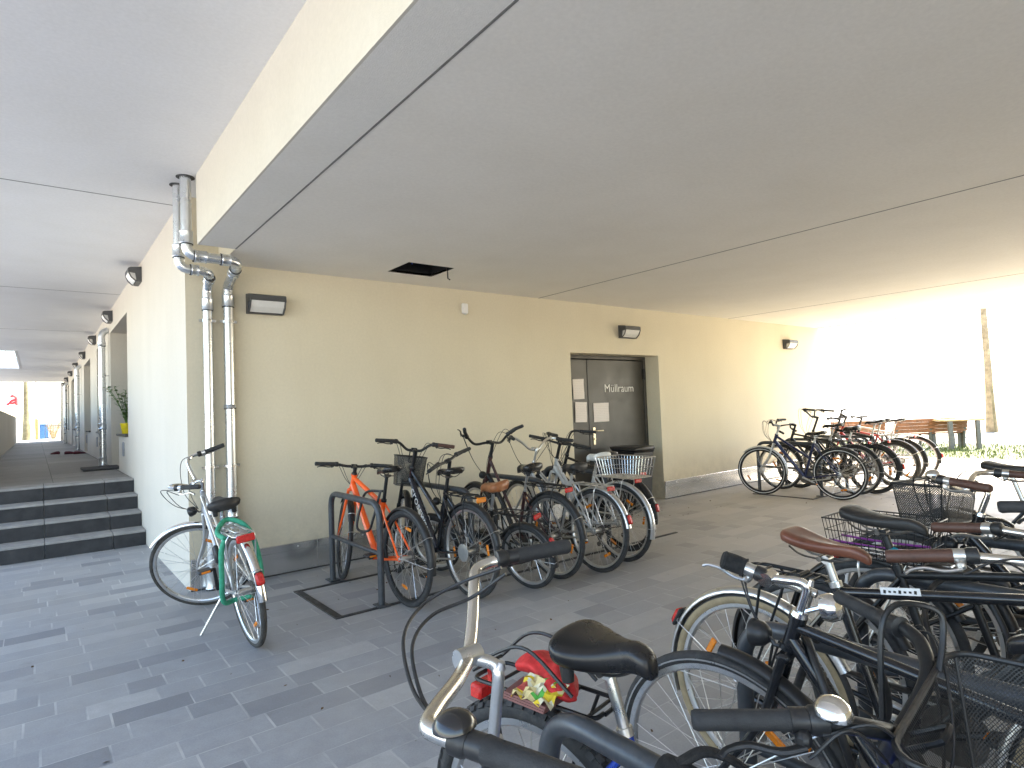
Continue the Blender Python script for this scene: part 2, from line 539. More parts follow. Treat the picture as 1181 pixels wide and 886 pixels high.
# ------------------------------------------------------------------ bicycle
BARS = {  # half of a handlebar, (forward, outward, up) from the clamp; last third is the grip
    'flat':  [(0, 0, 0), (0, .06, 0), (-.005, .16, .012), (-.03, .31, .012)],
    'riser': [(0, 0, 0), (0, .06, 0), (-.005, .13, .05), (-.02, .20, .06), (-.06, .33, .055)],
    'swept': [(0, 0, 0), (.01, .06, .0), (.03, .13, .03), (.035, .20, .05), (.0, .255, .055), (-.09, .285, .05), (-.19, .31, .04)],
    'city':  [(0, 0, 0), (.0, .05, 0), (.03, .12, .06), (.05, .19, .10), (.03, .245, .11), (-.05, .28, .10), (-.17, .33, .09)],
}
DEF = dict(R=.345, tw=.036, wb=1.06, cs=.45, bbz=.285, sa=73, ha=70, seat_len=.50, frame='diamond', fm='black_gloss', fm2=None,
           tr=.015, fork='rigid', forkm=None, hl=.13, gap=.055, bar_z=1.02, ext=.07, stemm='black_satin', bar='flat', barm='black_satin',
           gripm='grip', grip_len=.125, steer=0, saddle_z=.92, saddle='sport', sm='saddle_black', sp=0, postm='alu', guards=('black_plastic', 'black_plastic'),
           tyre='rubber', wall=None, rimm='alu', knob=False, rack='black_satin', rack_z=None, rack_x0=-.20, basket=None, rear_basket=None,
           head=True, tail='fender', refl=True, stand=True, guard='black_plastic', levers=True, leverm='black_plastic', cables=True, bell=None,
           disc=None, crank=25, nsp=32, hi=False, quill=False, text=None, pedal_refl=True, tail_mat='reflector_red')

def lerp(a, b, t):
    return a + (b - a) * t

def make_wheel(c, s, root, xf, front):
    R, tw = s['R'], s['tw']
    c = V(c); hi = s['hi']
    rr = R - tw                      # outer rim radius
    hub = MB(xf)
    w = .05 if front else .065
    hub.lathe(c - V((0, w, 0)), (0, 1, 0), [(0, .008), (.004, .010), (.012, .010), (.014, .030), (.019, .030), (.024, .016), (2 * w - .024, .016), (2 * w - .019, .030), (2 * w - .014, .030), (2 * w - .012, .010), (2 * w - .004, .010), (2 * w, .008)], 14)
    ns = s['nsp']
    for i in range(ns):
        side = 1 if i % 2 else -1
        a = 2 * pi * i / ns
        tw_ = radians(48) * (1 if (i // 2) % 2 else -1)
        h = c + V((cos(a + tw_) * .026, side * (w - .017), sin(a + tw_) * .026))
        e = c + V((cos(a) * (rr - .012), side * .003, sin(a) * (rr - .012)))
        hub.tube([h, e], .00125 if hi else .0014, 4 if hi else 3, cap=False)
    wh = hub.build('wheel', 'alu', root)
    nseg = 72 if hi else 52
    rim = MB(xf)
    rim.ring(c, [(rr + .004, -.0125), (rr + .004, -.0105), (rr - .004, -.0095), (rr - .004, .0095), (rr + .004, .0105), (rr + .004, .0125), (rr - .013, .011), (rr - .019, .005), (rr - .019, -.005), (rr - .013, -.011)], nseg)
    rim.build('rim', s['rimm'], wh)
    ty = MB(xf)
    rt = tw / 2 + .002; rc = R - rt
    prof = []
    nk = 12 if hi else 9
    for k in range(nk):
        a = radians(-145) + radians(290) * k / (nk - 1)
        prof.append((rc + cos(a) * rt, sin(a) * rt * .98))
    if not s['knob']:
        ty.ring(c, prof, nseg)
    else:
        ty.ring(c, [(rc + (r - rc) * .86, l * .92) for r, l in prof], nseg)
        n = 60
        for i in range(n):
            for row, (lat, off) in enumerate(((-.36, .0), (.36, .5), (0, .25), (-.75, .5), (.75, 0))):
                a = 2 * pi * (i + off) / n
                tilt = lat * 1.15
                rad = V((cos(a), 0, sin(a))); tn = V((-sin(a), 0, cos(a)))
                nrm = rad * cos(tilt) + V((0, 1, 0)) * sin(tilt)
                lt = tn.cross(nrm)
                p = c + rad * rc + nrm * (rt * .90)
                mtx = Matrix((tn, lt, nrm)).transposed()
                ty.box(p, (.019, .0135, .0105), mtx)
    tyo = ty.build('tyre', s['tyre'], wh, angle=50)
    if s['wall']:
        tn = MB(xf)
        for sg in (-1, 1):
            tn.ring(c, [(rc + cos(radians(q)) * (rt + .0012), sg * sin(radians(q)) * (rt + .0012)) for q in s.get('wq', (62, 80, 100, 120, 140))] + [(rc + cos(radians(q)) * (rt - .002), sg * sin(radians(q)) * (rt - .002)) for q in reversed(s.get('wq', (62, 80, 100, 120, 140)))], nseg)
        tn.build('tyre_wall', s['wall'], wh)
    if s['refl']:
        a0 = s.get('ra', 40) + (70 if front else 0)
        for q in (a0, a0 + 180):
            q = radians(q)
            rad = V((cos(q), 0, sin(q))); tg = V((-sin(q), 0, cos(q)))
            mtx = Matrix((rad, V((0, 1, 0)), tg)).transposed()
            rb = MB(xf)
            rb.box(c + rad * (R * .62), (.024, .010, .080), mtx, .006)
            rb.build('reflector', 'reflector_orange', wh)
    return wh

def make_saddle(s, root, xf, top, pitch):
    kind = s['saddle']
    L, wr, nose, th = {'sport': (.275, .078, .021, .042), 'comfort': (.228, .102, .033, .060), 'trek': (.27, .088, .024, .044)}[kind]
    rings = []
    ny = 14
    n = 13
    for i in range(n):
        t = i / (n - 1)                      # 0 tail .. 1 nose
        x = -L * .52 + L * t
        if t < .12:
            w = wr * (.62 + .38 * sin(t / .12 * pi / 2))
        else:
            q = (t - .12) / .88
            sm = q * q * (3 - 2 * q)
            w = lerp(wr, nose, min(1, sm * 1.32))
            if q > .93:
                w *= 1 - (q - .93) / .07 * .45
        z = (.028 if kind != 'sport' else .034) * (1 - t) ** 3 - .004 * sin(t * pi) + (-.022 * ((t - .8) / .2) ** 2 if t > .8 else 0)
        if t < .08:
            z -= .012 * (1 - t / .08)
        sk = th * (1 - .25 * t)
        ring = []
        for k in range(ny):
            a = 2 * pi * k / ny
            y = cos(a)
            yy = w * (abs(y) ** .75) * (1 if y >= 0 else -1)
            up = sin(a)
            gro = 0
            if s.get('groove') and abs(y) < .35 and up > 0:
                gro = -.013 * (1 - abs(y) / .35) * (1 if .0 < t < .8 else .3)
            if up >= 0:
                zz = z + (.030 if kind == 'comfort' else .018) * (up ** .8) * (1 if t < .9 else .8) - .004 + gro
            else:
                zz = z - .004 + sk * up * (.55 + .45 * abs(y))
            ring.append(V((x, yy, zz)))
        rings.append(ring)
    ca, sa_ = cos(pitch), sin(pitch)
    def P(p):
        return V((p.x * ca - p.z * sa_, p.y, p.x * sa_ + p.z * ca)) + top
    mb = MB(lambda q: xf(P(q)) if xf else P(q))
    mb.loft(rings)
    so = mb.build('saddle', s['sm'], root, angle=70)
    # smoother look on close bikes
    if s['hi']:
        md = so.modifiers.new('round', 'SUBSURF'); md.levels = 1; md.render_levels = 2
    rl = MB(lambda q: xf(P(q)) if xf else P(q))
    for sg in (-1, 1):
        rl.tube(bend([V((-L * .40, sg * wr * .55, -.016)), V((-L * .30, sg * .024, -.046)), V((L * .12, sg * .022, -.048)), V((L * .40, sg * .008, -.020))], .03, 4), .0036, 6)
    rl.cyl(V((-.02, -.026, -.047)), V((-.02, .026, -.047)), .009, n=8)
    if kind == 'comfort':
        for sg in (-1, 1):
            rl.cyl(V((-L * .36, sg * wr * .55, -.020)), V((-L * .36, sg * wr * .55, -.060)), .017, .014, 12)
    rl.build('saddle_rail', 'steel_dark' if kind != 'comfort' else 'black_plastic', so)
    return so

def wire_basket(mb, cx, z0, lx, ly, h, taper=1.12, pitch=.022, r=.0016):
    def P(u, v, t):
        k = lerp(1, taper, t)
        return V((cx + u * lx / 2 * k, v * ly / 2 * k, z0 + h * t))
    nx = max(2, int(lx / pitch)); ny = max(2, int(ly / pitch)); nz = max(2, int(h / (pitch * 1.9)))
    for j in range(nz + 1):
        t = j / nz
        loop = [P(-1, -1, t), P(1, -1, t), P(1, 1, t), P(-1, 1, t)]
        mb.tube(bend(loop + [loop[0]], .03, 3), r * (2.1 if j in (0, nz) else 1), 4 if j < nz else 6)
    for i in range(nx + 1):
        u = -1 + 2 * i / nx
        mb.tube([P(u, -1, 1), P(u, -1, 0), P(u, 1, 0), P(u, 1, 1)], r, 4)
    for i in range(1, ny):
        v = -1 + 2 * i / ny
        mb.tube([P(-1, v, 1), P(-1, v, 0), P(1, v, 0), P(1, v, 1)], r, 4)

def mesh_basket(spec, root, xf, cx, z0, lx, ly, h, taper=1.25, mat='wire_mesh', handle=False):
    def P(u, v, t):
        k = lerp(1, taper, t)
        return V((cx + u * lx / 2 * k, v * ly / 2 * k, z0 + h * t))
    loops = []
    per = []
    nc = 5
    def outline(t):
        pts = []
        for (sx, sy) in ((-1, -1), (1, -1), (1, 1), (-1, 1)):
            for q in range(nc):
                a0 = {(-1, -1): pi, (1, -1): 1.5 * pi, (1, 1): 0, (-1, 1): .5 * pi}[(sx, sy)]
                a = a0 + pi / 2 * q / (nc - 1)
                rr = .28
                pts.append(P(sx * (1 - rr) + cos(a) * rr, sy * (1 - rr) + sin(a) * rr, t))
        return pts
    vs = []; uvs = []; fs = []
    nt = 4
    rings = [outline(i / nt) for i in range(nt + 1)]
    m = len(rings[0])
    for i, r in enumerate(rings):
        d = 0
        for k in range(m + 1):
            p = r[k % m]
            if k:
                d += (rings[0][k % m] - rings[0][k - 1]).length
            vs.append(p); uvs.append((d, h * i / nt))
    for i in range(nt):
        for k in range(m):
            a = i * (m + 1) + k
            fs.append((a, a + 1, a + m + 2, a + m + 1))
    o = len(vs)
    for p in rings[0]:
        vs.append(p); uvs.append((p.x, p.y))
    fs.append(tuple(o + k for k in range(m)))
    mb = MB(xf); mb.add(vs, fs)
    b = mb.build('basket', mat, root, uvs=uvs)
    rm = MB(xf)
    rm.tube(rings[-1], .0055, 8, closed=True)
    rm.tube(rings[0], .003, 6, closed=True)
    for k in range(2, m, nc):
        rm.tube([r[k] for r in rings], .003, 6)
    rm.build('basket_rim', 'black_plastic', b)
    if handle:
        hd = MB(xf)
        a = (rings[-1][1] + rings[-1][m - 2]) / 2
        L_ = rings[-1][2]; R_ = rings[-1][m - 3]
        hd.tube(bend([L_ , L_ + V((-.01, .0, .10)), R_ + V((-.01, 0, .10)), R_], .05, 6), .0065, 8)
        hd.build('basket_handle', 'black_satin', b)
    return b

def make_bike(label, x, y, heading, lean=0, group=None, **kw):
    s = dict(DEF); s.update(kw)
    root = thing('bicycle', label, 'bicycle', (x, y, 0), (radians(lean), 0, radians(heading)), group)
    R, wb, tw = s['R'], s['wb'], s['tw']
    fm = s['fm']; fm2 = s['fm2'] or fm
    hi = s['hi']; nt = 14 if hi else 9
    ha = radians(s['ha']); sa = radians(s['sa'])
    rh = V((0, 0, R)); fh = V((wb, 0, R))
    bb = V((s['cs'], 0, s['bbz']))
    sd = V((-cos(sa), 0, sin(sa)))
    ax = V((-cos(ha), 0, sin(ha)))
    A0 = fh - V((sin(ha), 0, cos(ha))) * .045
    st = Matrix.Rotation(radians(s['steer']), 3, ax)
    def X(p):
        return st @ (V(p) - A0) + A0
    tc = (2 * R + s['gap'] - A0.z) / ax.z          # crown
    crown = A0 + ax * tc
    hb = A0 + ax * (tc + .012); ht = A0 + ax * (tc + .012 + s['hl'])
    seat_top = bb + sd * s['seat_len']
    # ---- frame
    fr = MB()
    tr = s['tr']
    fr.cyl(hb, ht, tr * 1.22, n=nt); fr.cyl(hb - ax * .002, hb + ax * .012, tr * 1.5, n=nt); fr.cyl(ht - ax * .012, ht + ax * .002, tr * 1.5, n=nt)
    fr.cyl(bb, seat_top, tr, n=nt)
    fr.cyl(bb - V((0, .037, 0)), bb + V((0, .037, 0)), .021, n=nt)
    dt = MB()
    H1 = hb + ax * .03; H2 = ht - ax * .03
    if s['frame'] == 'diamond':
        dt.cyl(H1, bb, tr * 1.25, n=nt); fr.cyl(H2, seat_top - sd * .02, tr * .95, n=nt)
    elif s['frame'] == 'slope':
        dt.cyl(H1, bb, tr * 1.45, n=nt); fr.cyl(H2, seat_top - sd * .03, tr * 1.05, n=nt)
    elif s['frame'] == 'trapez':
        dt.cyl(H1, bb, tr * 1.3, n=nt); fr.cyl(H2, bb + sd * s['seat_len'] * .55, tr * 1.0, n=nt)
    elif s['frame'] == 'mixte':
        dt.cyl(H1, bb, tr * 1.1, n=nt)
        for sg in (-1, 1):
            fr.tube([H2 + V((0, sg * .012, 0)), bb + sd * s['seat_len'] * .5 + V((0, sg * .02, 0)), rh + V((0, sg * .06, .012))], .008, 8)
    elif s['frame'] == 'wave':
        dt.tube(catmull([H1 + ax * .01, lerp(H1, bb, .45) + V((-.03, 0, -.03)), bb + V((.06, 0, .03)), bb], 7), tr * 1.5, nt)
        fr.tube(catmull([H2, lerp(H2, bb, .45) + V((-.03, 0, -.01)), bb + sd * .13 + V((.05, 0, -.005)), bb + sd * .15], 7), tr * .9, nt)
    elif s['frame'] == 'fold':
        fr.tube(catmull([lerp(hb, ht, .5), lerp(lerp(hb, ht, .5), bb, .5) + V((0, 0, -.05)), bb + sd * .06], 8), tr * 1.9, nt)
        m_ = lerp(lerp(hb, ht, .5), bb + sd * .06, .48) + V((0, 0, -.04))
        fr.box(m_, (.035, .05, .06), None, .008)
    hy = .058
    sst = seat_top - sd * (.03 if s['frame'] not in ('fold',) else .12)
    for sg in (-1, 1):
        d = rh + V((.008, sg * hy, 0))
        fr.tube(bend([bb + V((-.02, sg * .022, 0)), bb + V((-.12, sg * .040, .004)), d], .05, 3), .0095, 8)
        fr.tube(bend([sst + V((0, sg * .016, 0)), lerp(sst, d, .3) + V((0, sg * .018, 0)), d], .05, 3), .0080, 8)
        fr.box(d + V((0, 0, .004)), (.034, .006, .04), None, .002)
    br = lerp(sst, rh, .32)
    fr.cyl(br + V((0, -.035, 0)), br + V((0, .035, 0)), .006, n=8)
    fo = fr.build('frame', fm, root)
    dto = dt.build('down_tube', fm2, fo) if dt.v else None
    if s['text'] and dto:
        txt, h_, tmat = s['text']
        d = (bb - H1).normalized()
        for sg in (-1, 1):
            cu = bpy.data.curves.new('t', 'FONT'); cu.body = txt; cu.size = h_; cu.extrude = .0004
            cu.align_x = 'CENTER'; cu.align_y = 'CENTER'
            to = bpy.data.objects.new('t', cu); col.objects.link(to)
            me = bpy.data.meshes.new_from_object(to.evaluated_get(bpy.context.evaluated_depsgraph_get()))
            bpy.data.objects.remove(to)
            me.name = 'frame_lettering'
            mid = lerp(H1, bb, .45)
            xdir = d * (1 if sg < 0 else 1)
            ydir = V((0, 0, 1)); ydir = (ydir - xdir * ydir.dot(xdir)).normalized()
            if sg < 0:
                ex, ey = -xdir, ydir           # seen from the right side the front is on the right
                ex = xdir * -1
            ex = xdir if sg > 0 else xdir * -1
            # seen from +y (left) the bike points left: text runs front -> back ; from -y back -> front
            ez = V((0, sg, 0))
            ex = d if sg > 0 else -d
            ey = ez.cross(ex)
            mt = Matrix((ex, ey, ez)).transposed().to_4x4()
            mt.translation = mid + V((0, sg * (tr * 1.3 + .0015), 0))
            me.transform(mt)
            me.materials.append(M[tmat])
            lo = bpy.data.objects.new('frame_lettering', me); col.objects.link(lo); lo.parent = dto
    # ---- wheels
    make_wheel(rh, s, root, None, False)
    make_wheel(fh, s, root, X, True)
    # ---- fork
    fk = MB(X)
    fkm = s['forkm'] or fm
    w = .055
    if s['fork'] == 'rigid':
        for sg in (-1, 1):
            p0 = crown + V((0, sg * .030, -.004)); p1 = crown - ax * (tc * .45) + V((0, sg * .044, 0)); p2 = fh + V((-.012, sg * w, .05)); p3 = fh + V((0, sg * w, 0))
            fk.tube(catmull([p0, p1, p2, p3], 5), [lerp(.0125, .0075, i / 15) for i in range(16)], 9)
            fk.box(p3, (.024, .005, .026), None, .002)
        fk.box(crown + V((0, 0, -.006)), (.034, .078, .026), None, .008)
    else:
        for sg in (-1, 1):
            off = V((.022, sg * .062, 0))
            top = crown + off; low = fh + V((-.004, sg * .062, -.008))
            d = (low - top)
            fk.cyl(top + ax * .02, top + d * .5, .0135, n=10); fk.tube([top + d * .42, top + d * .95, low], [.0185, .0165, .013], 10)
        fk.box(crown + V((.012, 0, .0)), (.055, .155, .030), None, .010)
        a = lerp(crown, fh, .40) + V((.03, 0, 0))
        fk.tube(bend([a + V((0, -.062, -.02)), a + V((.005, -.05, .045)), a + V((.005, .05, .045)), a + V((0, .062, -.02))], .04, 5), .010, 8)
    fk.build('fork', fkm, root)
    # ---- stem + handlebar
    tq = (s['bar_z'] - A0.z) / ax.z
    q0 = ht; q1 = A0 + ax * tq
    if (q1 - ht).dot(ax) < .03:
        q1 = ht + ax * .03
    by = Matrix.Rotation(radians(s.get('bar_yaw', 0)), 3, ax)
    clamp = q1 + (by if s.get('stem_yaw') else Matrix.Identity(3)) @ V((s['ext'], 0, .012 if not s['quill'] else s.get('clamp_dz', 0.0)))
    sm_ = MB(X)
    sm_.cyl(ht, ht + ax * .014, tr * 1.45, tr * 1.25, 14)
    if s['quill']:
        sm_.tube(bend([ht, q1 - ax * .012, q1 + V((.012, 0, .004)), clamp], .018, 4), .0115, 12)
        sm_.cyl(q1 + V((-.004, 0, 0)), q1 + V((-.008, 0, .013)), .009, .006, 10)
    else:
        sm_.cyl(ht, q1 + ax * .012, .0155, n=12)
        sm_.tube([q1 - ax * .004, clamp], [.019, .016], 10)
    sm_.cyl(clamp + V((0, -.024, 0)), clamp + V((0, .024, 0)), .0185, n=12)
    sm_.build('stem', s['stemm'], root)
    half = [V(p) for p in (BARS[s['bar']] if isinstance(s['bar'], str) else s['bar'])]
    L_ = [clamp + by @ V((p.x, p.y, p.z)) for p in half]
    R_ = [clamp + by @ V((p.x, -p.y, p.z)) for p in half]
    pl = catmull(L_, 6); pr = catmull(R_, 6)
    hbm = MB(X)
    hbm.tube(list(reversed(pr)) + pl[1:], s.get('bar_r', .0118), 12 if hi else 9)
    hbo = hbm.build('handlebar', s['barm'], root)
    ends = {}
    for sg, path in ((1, pl), (-1, pr)):
        # take the last grip_len metres
        acc = 0; k = len(path) - 1
        g = [path[-1]]
        while k > 0 and acc < s['grip_len']:
            acc += (path[k] - path[k - 1]).length
            k -= 1; g.append(path[k])
        g = list(reversed(g))
        d = (g[-1] - g[-2]).normalized()
        gm = MB(X)
        if s.get('no_grip') == sg:
            hbm2 = MB(X); hbm2.cyl(g[-1], g[-1] + d * .002, .0085, n=10); hbm2.build('bar_end', 'steel_dark', hbo)
            ends[sg] = (path[max(0, k - 1)], d, path, k)
            continue
        rg = s.get('grip_r', .0160)
        rs = [rg * (1.08 if i == 0 else (1.03 if i == len(g) - 1 else .97 + .05 * sin(i / (len(g) - 1) * pi))) for i in range(len(g))]
        gm.tube(g + [g[-1] + d * .006], rs + [rg * .85], 14 if hi else 9)
        gm.build('grip', s.get('gripm_r', s['gripm']) if sg < 0 else s['gripm'], hbo)
        ends[sg] = (g[0], (g[min(1, len(g) - 1)] - g[0]).normalized(), path, k)
        if s['levers']:
            p = g[0] - (g[1] - g[0]).normalized() * .012
            tn = (g[1] - g[0]).normalized()
            fw = V((1, 0, 0)); fw = (fw - tn * fw.dot(tn))
            fw = fw.normalized() if fw.length > .2 else V((0, 0, -1))
            dn = V((0, 0, -1)); dn = (dn - tn * dn.dot(tn)).normalized()
            side = (fw * .75 + dn * .6).normalized()
            lv = MB(X)
            lv.cyl(p - tn * .012, p + tn * .012, .0175, n=12)
            lv.box(p + side * .026, (.02, .024, .024), None, .006)
            base = p + side * .036
            lv.tube(catmull([base, base + tn * .035 + side * .006, base + tn * .075 - side * .002, base + tn * .105 + side * .004, base + tn * .118 + side * .014], 4), [.0075] * 5 + [.0068] * 6 + [.006] * 6, 8, flat=.7)
            lv.build('brake_lever', s['leverm'], hbo)
            sh = MB(X)
            p2 = p - tn * .027
            sh.lathe(p2 - tn * .014, tn, [(0, .014), (.003, .0205), (.022, .0205), (.028, .017)], 14)
            sh.build('gear_shifter', 'black_plastic', hbo)
            if s['cables']:
                e = hb + V((.02, sg * .012, .0)) + ax * .04
                c1 = p + side * .05
                reach = s.get('loop', .11)
                cb = MB(X)
                for q in ((0, 1.) if not s.get('one_cable') else (0,)):
                    src = c1 if q == 0 else p2 + side * .02
                    cb.tube(catmull([src, src + V((reach * (.75 + .3 * q), -sg * .05, .03 - .02 * q)), lerp(src, e, .55) + V((reach * (.85 + .25 * q), -sg * .03, -.02)), e + V((.03, 0, -.02))], 7), .0026, 5 if not hi else 7)
                cb.build('brake_cable', 'black_plastic', hbo)
    if s['bell']:
        sg, bm_, br_ = s['bell']
        p, d, path, k = ends[sg]
        q = path[max(0, k - 7)]
        bl = MB(X)
        bl.lathe(q + V((.004, 0, .010)), (.15, 0, 1), [(0, br_ * .8), (.004, br_), (.012, br_ * .98), (.022, br_ * .72), (.027, br_ * .35), (.028, .002)], 22)
        bl.cyl(q, q + V((0, 0, .012)), .008, n=8)
        bl.build('bell', bm_, hbo)
    # ---- saddle
    t = (s['saddle_z'] - .055 - bb.z) / sd.z
    ptop = bb + sd * t
    po = MB()
    po.cyl(seat_top - sd * .01, ptop, .0132, n=12)
    po.cyl(seat_top - sd * .004, seat_top + sd * .014, tr * 1.22, n=12)
    po.cyl(ptop - V((0, .018, -.004)), ptop + V((0, .018, .004)), .014, n=10)
    po.build('seat_post', s['postm'], root)
    make_saddle(s, root, None, ptop + V((.005, 0, .052)), radians(s['sp']))
    # ---- drive
    dr = MB()
    yk = -.048
    dr.lathe(bb + V((0, yk - .003, 0)), (0, 1, 0), [(0, .090), (.004, .094), (.005, .070)], 30, cap=True)
    ch = []
    for k in range(9):
        a = radians(90) + pi * k / 8
        ch.append(rh + V((cos(a) * .036, yk, sin(a) * .036)))
    for k in range(9):
        a = radians(-90) + pi * k / 8
        ch.append(bb + V((cos(a) * .090, yk, sin(a) * .090)))
    dr.tube(ch, .0048, 5, closed=True)
    dr.lathe(rh + V((0, -.057, 0)), (0, 1, 0), [(0, .022), (.004, .036), (.010, .042), (.018, .048), (.020, .02)], 20)
    dro = dr.build('chain', 'steel_dark', root)
    if s.get('derail', True):
        dl = MB()
        dl.tube([rh + V((.0, -.062, -.01)), rh + V((.02, -.066, -.055)), rh + V((.035, -.055, -.125))], [.010, .012, .009], 8)
        dl.cyl(rh + V((.02, -.052, -.06)), rh + V((.02, -.047, -.06)), .020, n=12); dl.cyl(rh + V((.035, -.052, -.125)), rh + V((.035, -.047, -.125)), .020, n=12)
        dl.build('derailleur', 'steel_dark', dro)
    ca = radians(s['crank'])
    for sg, a in ((-1, ca), (1, ca + pi)):
        cr = MB()
        e = bb + V((cos(a) * .17, sg * .078, sin(a) * .17))
        cr.tube([bb + V((0, sg * .060, 0)), e], [.014, .010], 8)
        cr.cyl(bb + V((0, sg * .03, 0)), bb + V((0, sg * .068, 0)), .014, n=10)
        cro = cr.build('crank', 'alu' if s['postm'] == 'alu' else 'black_satin', root)
        pd = MB()
        pd.cyl(e, e + V((0, sg * .10, 0)), .007, n=8)
        pd.box(e + V((0, sg * .058, 0)), (.084, .086, .022), None, .008)
        pdo = pd.build('pedal', 'black_plastic', cro)
        if s['pedal_refl']:
            for q in (-1, 1):
                pr_ = MB(); pr_.box(e + V((q * .0425, sg * .058, 0)), (.004, .052, .013), None, .001)
                pr_.build('pedal_reflector', 'reflector_orange', pdo)
    if s['guard']:
        g = MB()
        a0 = bb + V((.085, yk - .012, .092)); a1 = rh + V((.02, yk - .012, .052))
        g.tube([bb + V((.105, yk - .010, .03)), a0 + V((-.03, 0, .012)), lerp(a0, a1, .5) + V((0, 0, .004)), a1], [.012, .022, .019, .014], 8, flat=.45)
        g.build('chain_guard', s['guard'], root)
    if s['disc']:
        g = MB()
        g.lathe(rh + V((0, .068, 0)), (0, 1, 0), [(0, .012), (.001, .060), (.004, .066), (.006, .060), (.008, .02)], 28)
        g.build('spoke_guard', s['disc'], root)
    # ---- mudguards
    def mudguard(c, a0, a1, mat, xf, lift=.016, stays=True, slope=0):
        n = 26; Rm = R + lift; wd = max(.026, tw * .5 + .010)
        rings = []
        for i in range(n + 1):
            a = radians(lerp(a0, a1, i / n))
            rad = V((cos(a), 0, sin(a)))
            cc = V(c) + V((slope * i / n, 0, 0))
            ring = []
            prof = [(-1, -.011), (-.8, -.001), (-.4, .006), (0, .008), (.4, .006), (.8, -.001), (1, -.011)]
            for y, h in prof:
                ring.append(cc + rad * (Rm + h) + V((0, y * wd, 0)))
            for y, h in reversed(prof):
                ring.append(cc + rad * (Rm + h - .0022) + V((0, y * wd * .96, 0)))
            rings.append(ring)
        mg = MB(xf); mg.loft(rings)
        mo = mg.build('mudguard', mat, root, angle=60)
        if stays:
            sy = MB(xf)
            for aa in stays:
                a = radians(aa)
                p = V(c) + V((cos(a) * (Rm + .004), 0, sin(a) * (Rm + .004)))
                sy.tube(bend([V(c) + V((0, hy + .004, .012)), p + V((0, wd + .004, 0)), p + V((0, wd * .5, .006)), p + V((0, -wd * .5, .006)), p - V((0, wd + .004, 0)), V(c) + V((0, -hy - .004, .012))], .01, 2), .0024, 5)
            sy.build('mudguard_stay', s.get('staym', 'alu'), mo)
        return mo
    rgd = None
    if s['guards'][1]:
        rgd = mudguard(rh, s.get('rg0', -8 + 20), s.get('rg1', 0) + 0 if False else 0, s['guards'][1], None) if False else mudguard(rh, 28, s.get('rg_end', 192), s['guards'][1], None, stays=(150, 182) if s.get('rg_end', 192) > 185 else (150,))
    if s['guards'][0]:
        mudguard(fh, s.get('fg0', 48), s.get('fg_end', 172), s['guards'][0], X, stays=(165, 140), lift=s.get('fg_lift', .016))
    # ---- luggage rack
    rz = s['rack_z'] or 2 * R + .062
    if s['rack']:
        rk = MB()
        x0 = s['rack_x0']; x1 = .22
        k_ = (rz - bb.z) / sd.z
        xs = bb.x + sd.x * k_ - .03
        rk.tube(bend([V((xs, -.02, rz)), V((x1, -.055, rz)), V((x0, -.060, rz)), V((x0, .060, rz)), V((x1, .055, rz)), V((xs, .02, rz))], .03, 4), .0052, 8)
        for xx in (x0 + .07, x0 + .16, x0 + .25, x1 - .02):
            rk.cyl(V((xx, -.058, rz)), V((xx, .058, rz)), .0042, n=6)
        rk.cyl(V((xs + .005, -.022, rz)), V((xs + .005, .022, rz)), .005, n=6)
        for sg in (-1, 1):
            f = rh + V((0, sg * (hy + .010), .022))
            rk.tube(bend([V((x0 + .10, sg * .059, rz)), V((x0 + .10, sg * .085, rz - .03)), f], .02, 3), .0050, 7)
            rk.tube([V((.16, sg * .058, rz)), f], .0045, 7)
            if s.get('low_rail'):
                rk.tube(bend([V((x0 + .02, sg * .062, rz - .005)), V((x0 + .03, sg * .10, rz - .07)), V((.18, sg * .10, rz - .07)), V((.2, sg * .058, rz))], .03, 3), .0045, 7)
        rko = rk.build('luggage_rack', s['rack'], root)
        if s.get('spring', True):
            sp = MB()
            sp.tube(bend([V((x1 - .03, -.03, rz + .012)), V((x0 + .05, -.034, rz + .014)), V((x0 + .05, .034, rz + .014)), V((x1 - .03, .03, rz + .012))], .02, 3), .0030, 6)
            sp.cyl(V((x1 - .03, -.035, rz + .010)), V((x1 - .03, .035, rz + .010)), .008, n=10)
            sp.build('spring_clamp', 'black_satin' if s['rack'] != 'alu' else 'alu', rko)
        if s['tail'] in ('rack', 'both', 'wide'):
            tl = MB()
            wd = .085 if s['tail'] != 'wide' else .105
            td_ = s.get('tail_drop', 0)
            if td_:
                tl.box(V((x0 + .012, 0, rz - td_ / 2)), (.012, .02, td_ + .02))
            tl.box(V((x0 - .012, 0, rz - .016 - td_)), (.020 if not td_ else .04, wd, .038 if s['tail'] != 'wide' else .045), None, .007)
            tl.build('tail_light', s['tail_mat'], rko)
    if s['tail'] in ('fender', 'both', 'wide') and rgd:
        tl = MB()
        a = radians(s.get('tail_a', 172))
        rad = V((cos(a), 0, sin(a)))
        p = rh + rad * (R + .038)
        mtx = Matrix((rad, V((0, 1, 0)), V((-sin(a), 0, cos(a))))).transposed()
        tl.box(p, (.026, .046, .072), mtx, .011)
        tl.build('tail_light', s['tail_mat'], rgd)
        tb = MB(); tb.box(p - rad * .010 + V((0, 0, .004)), (.016, .050, .080), mtx, .006); tb.build('lamp_bracket', 'black_plastic', rgd)
    if s['tail'] == 'post':
        tl = MB(); tl.box(seat_top + V((-.035, 0, .03)), (.022, .035, .04), None, .008); tl.build('tail_light', s['tail_mat'], root)
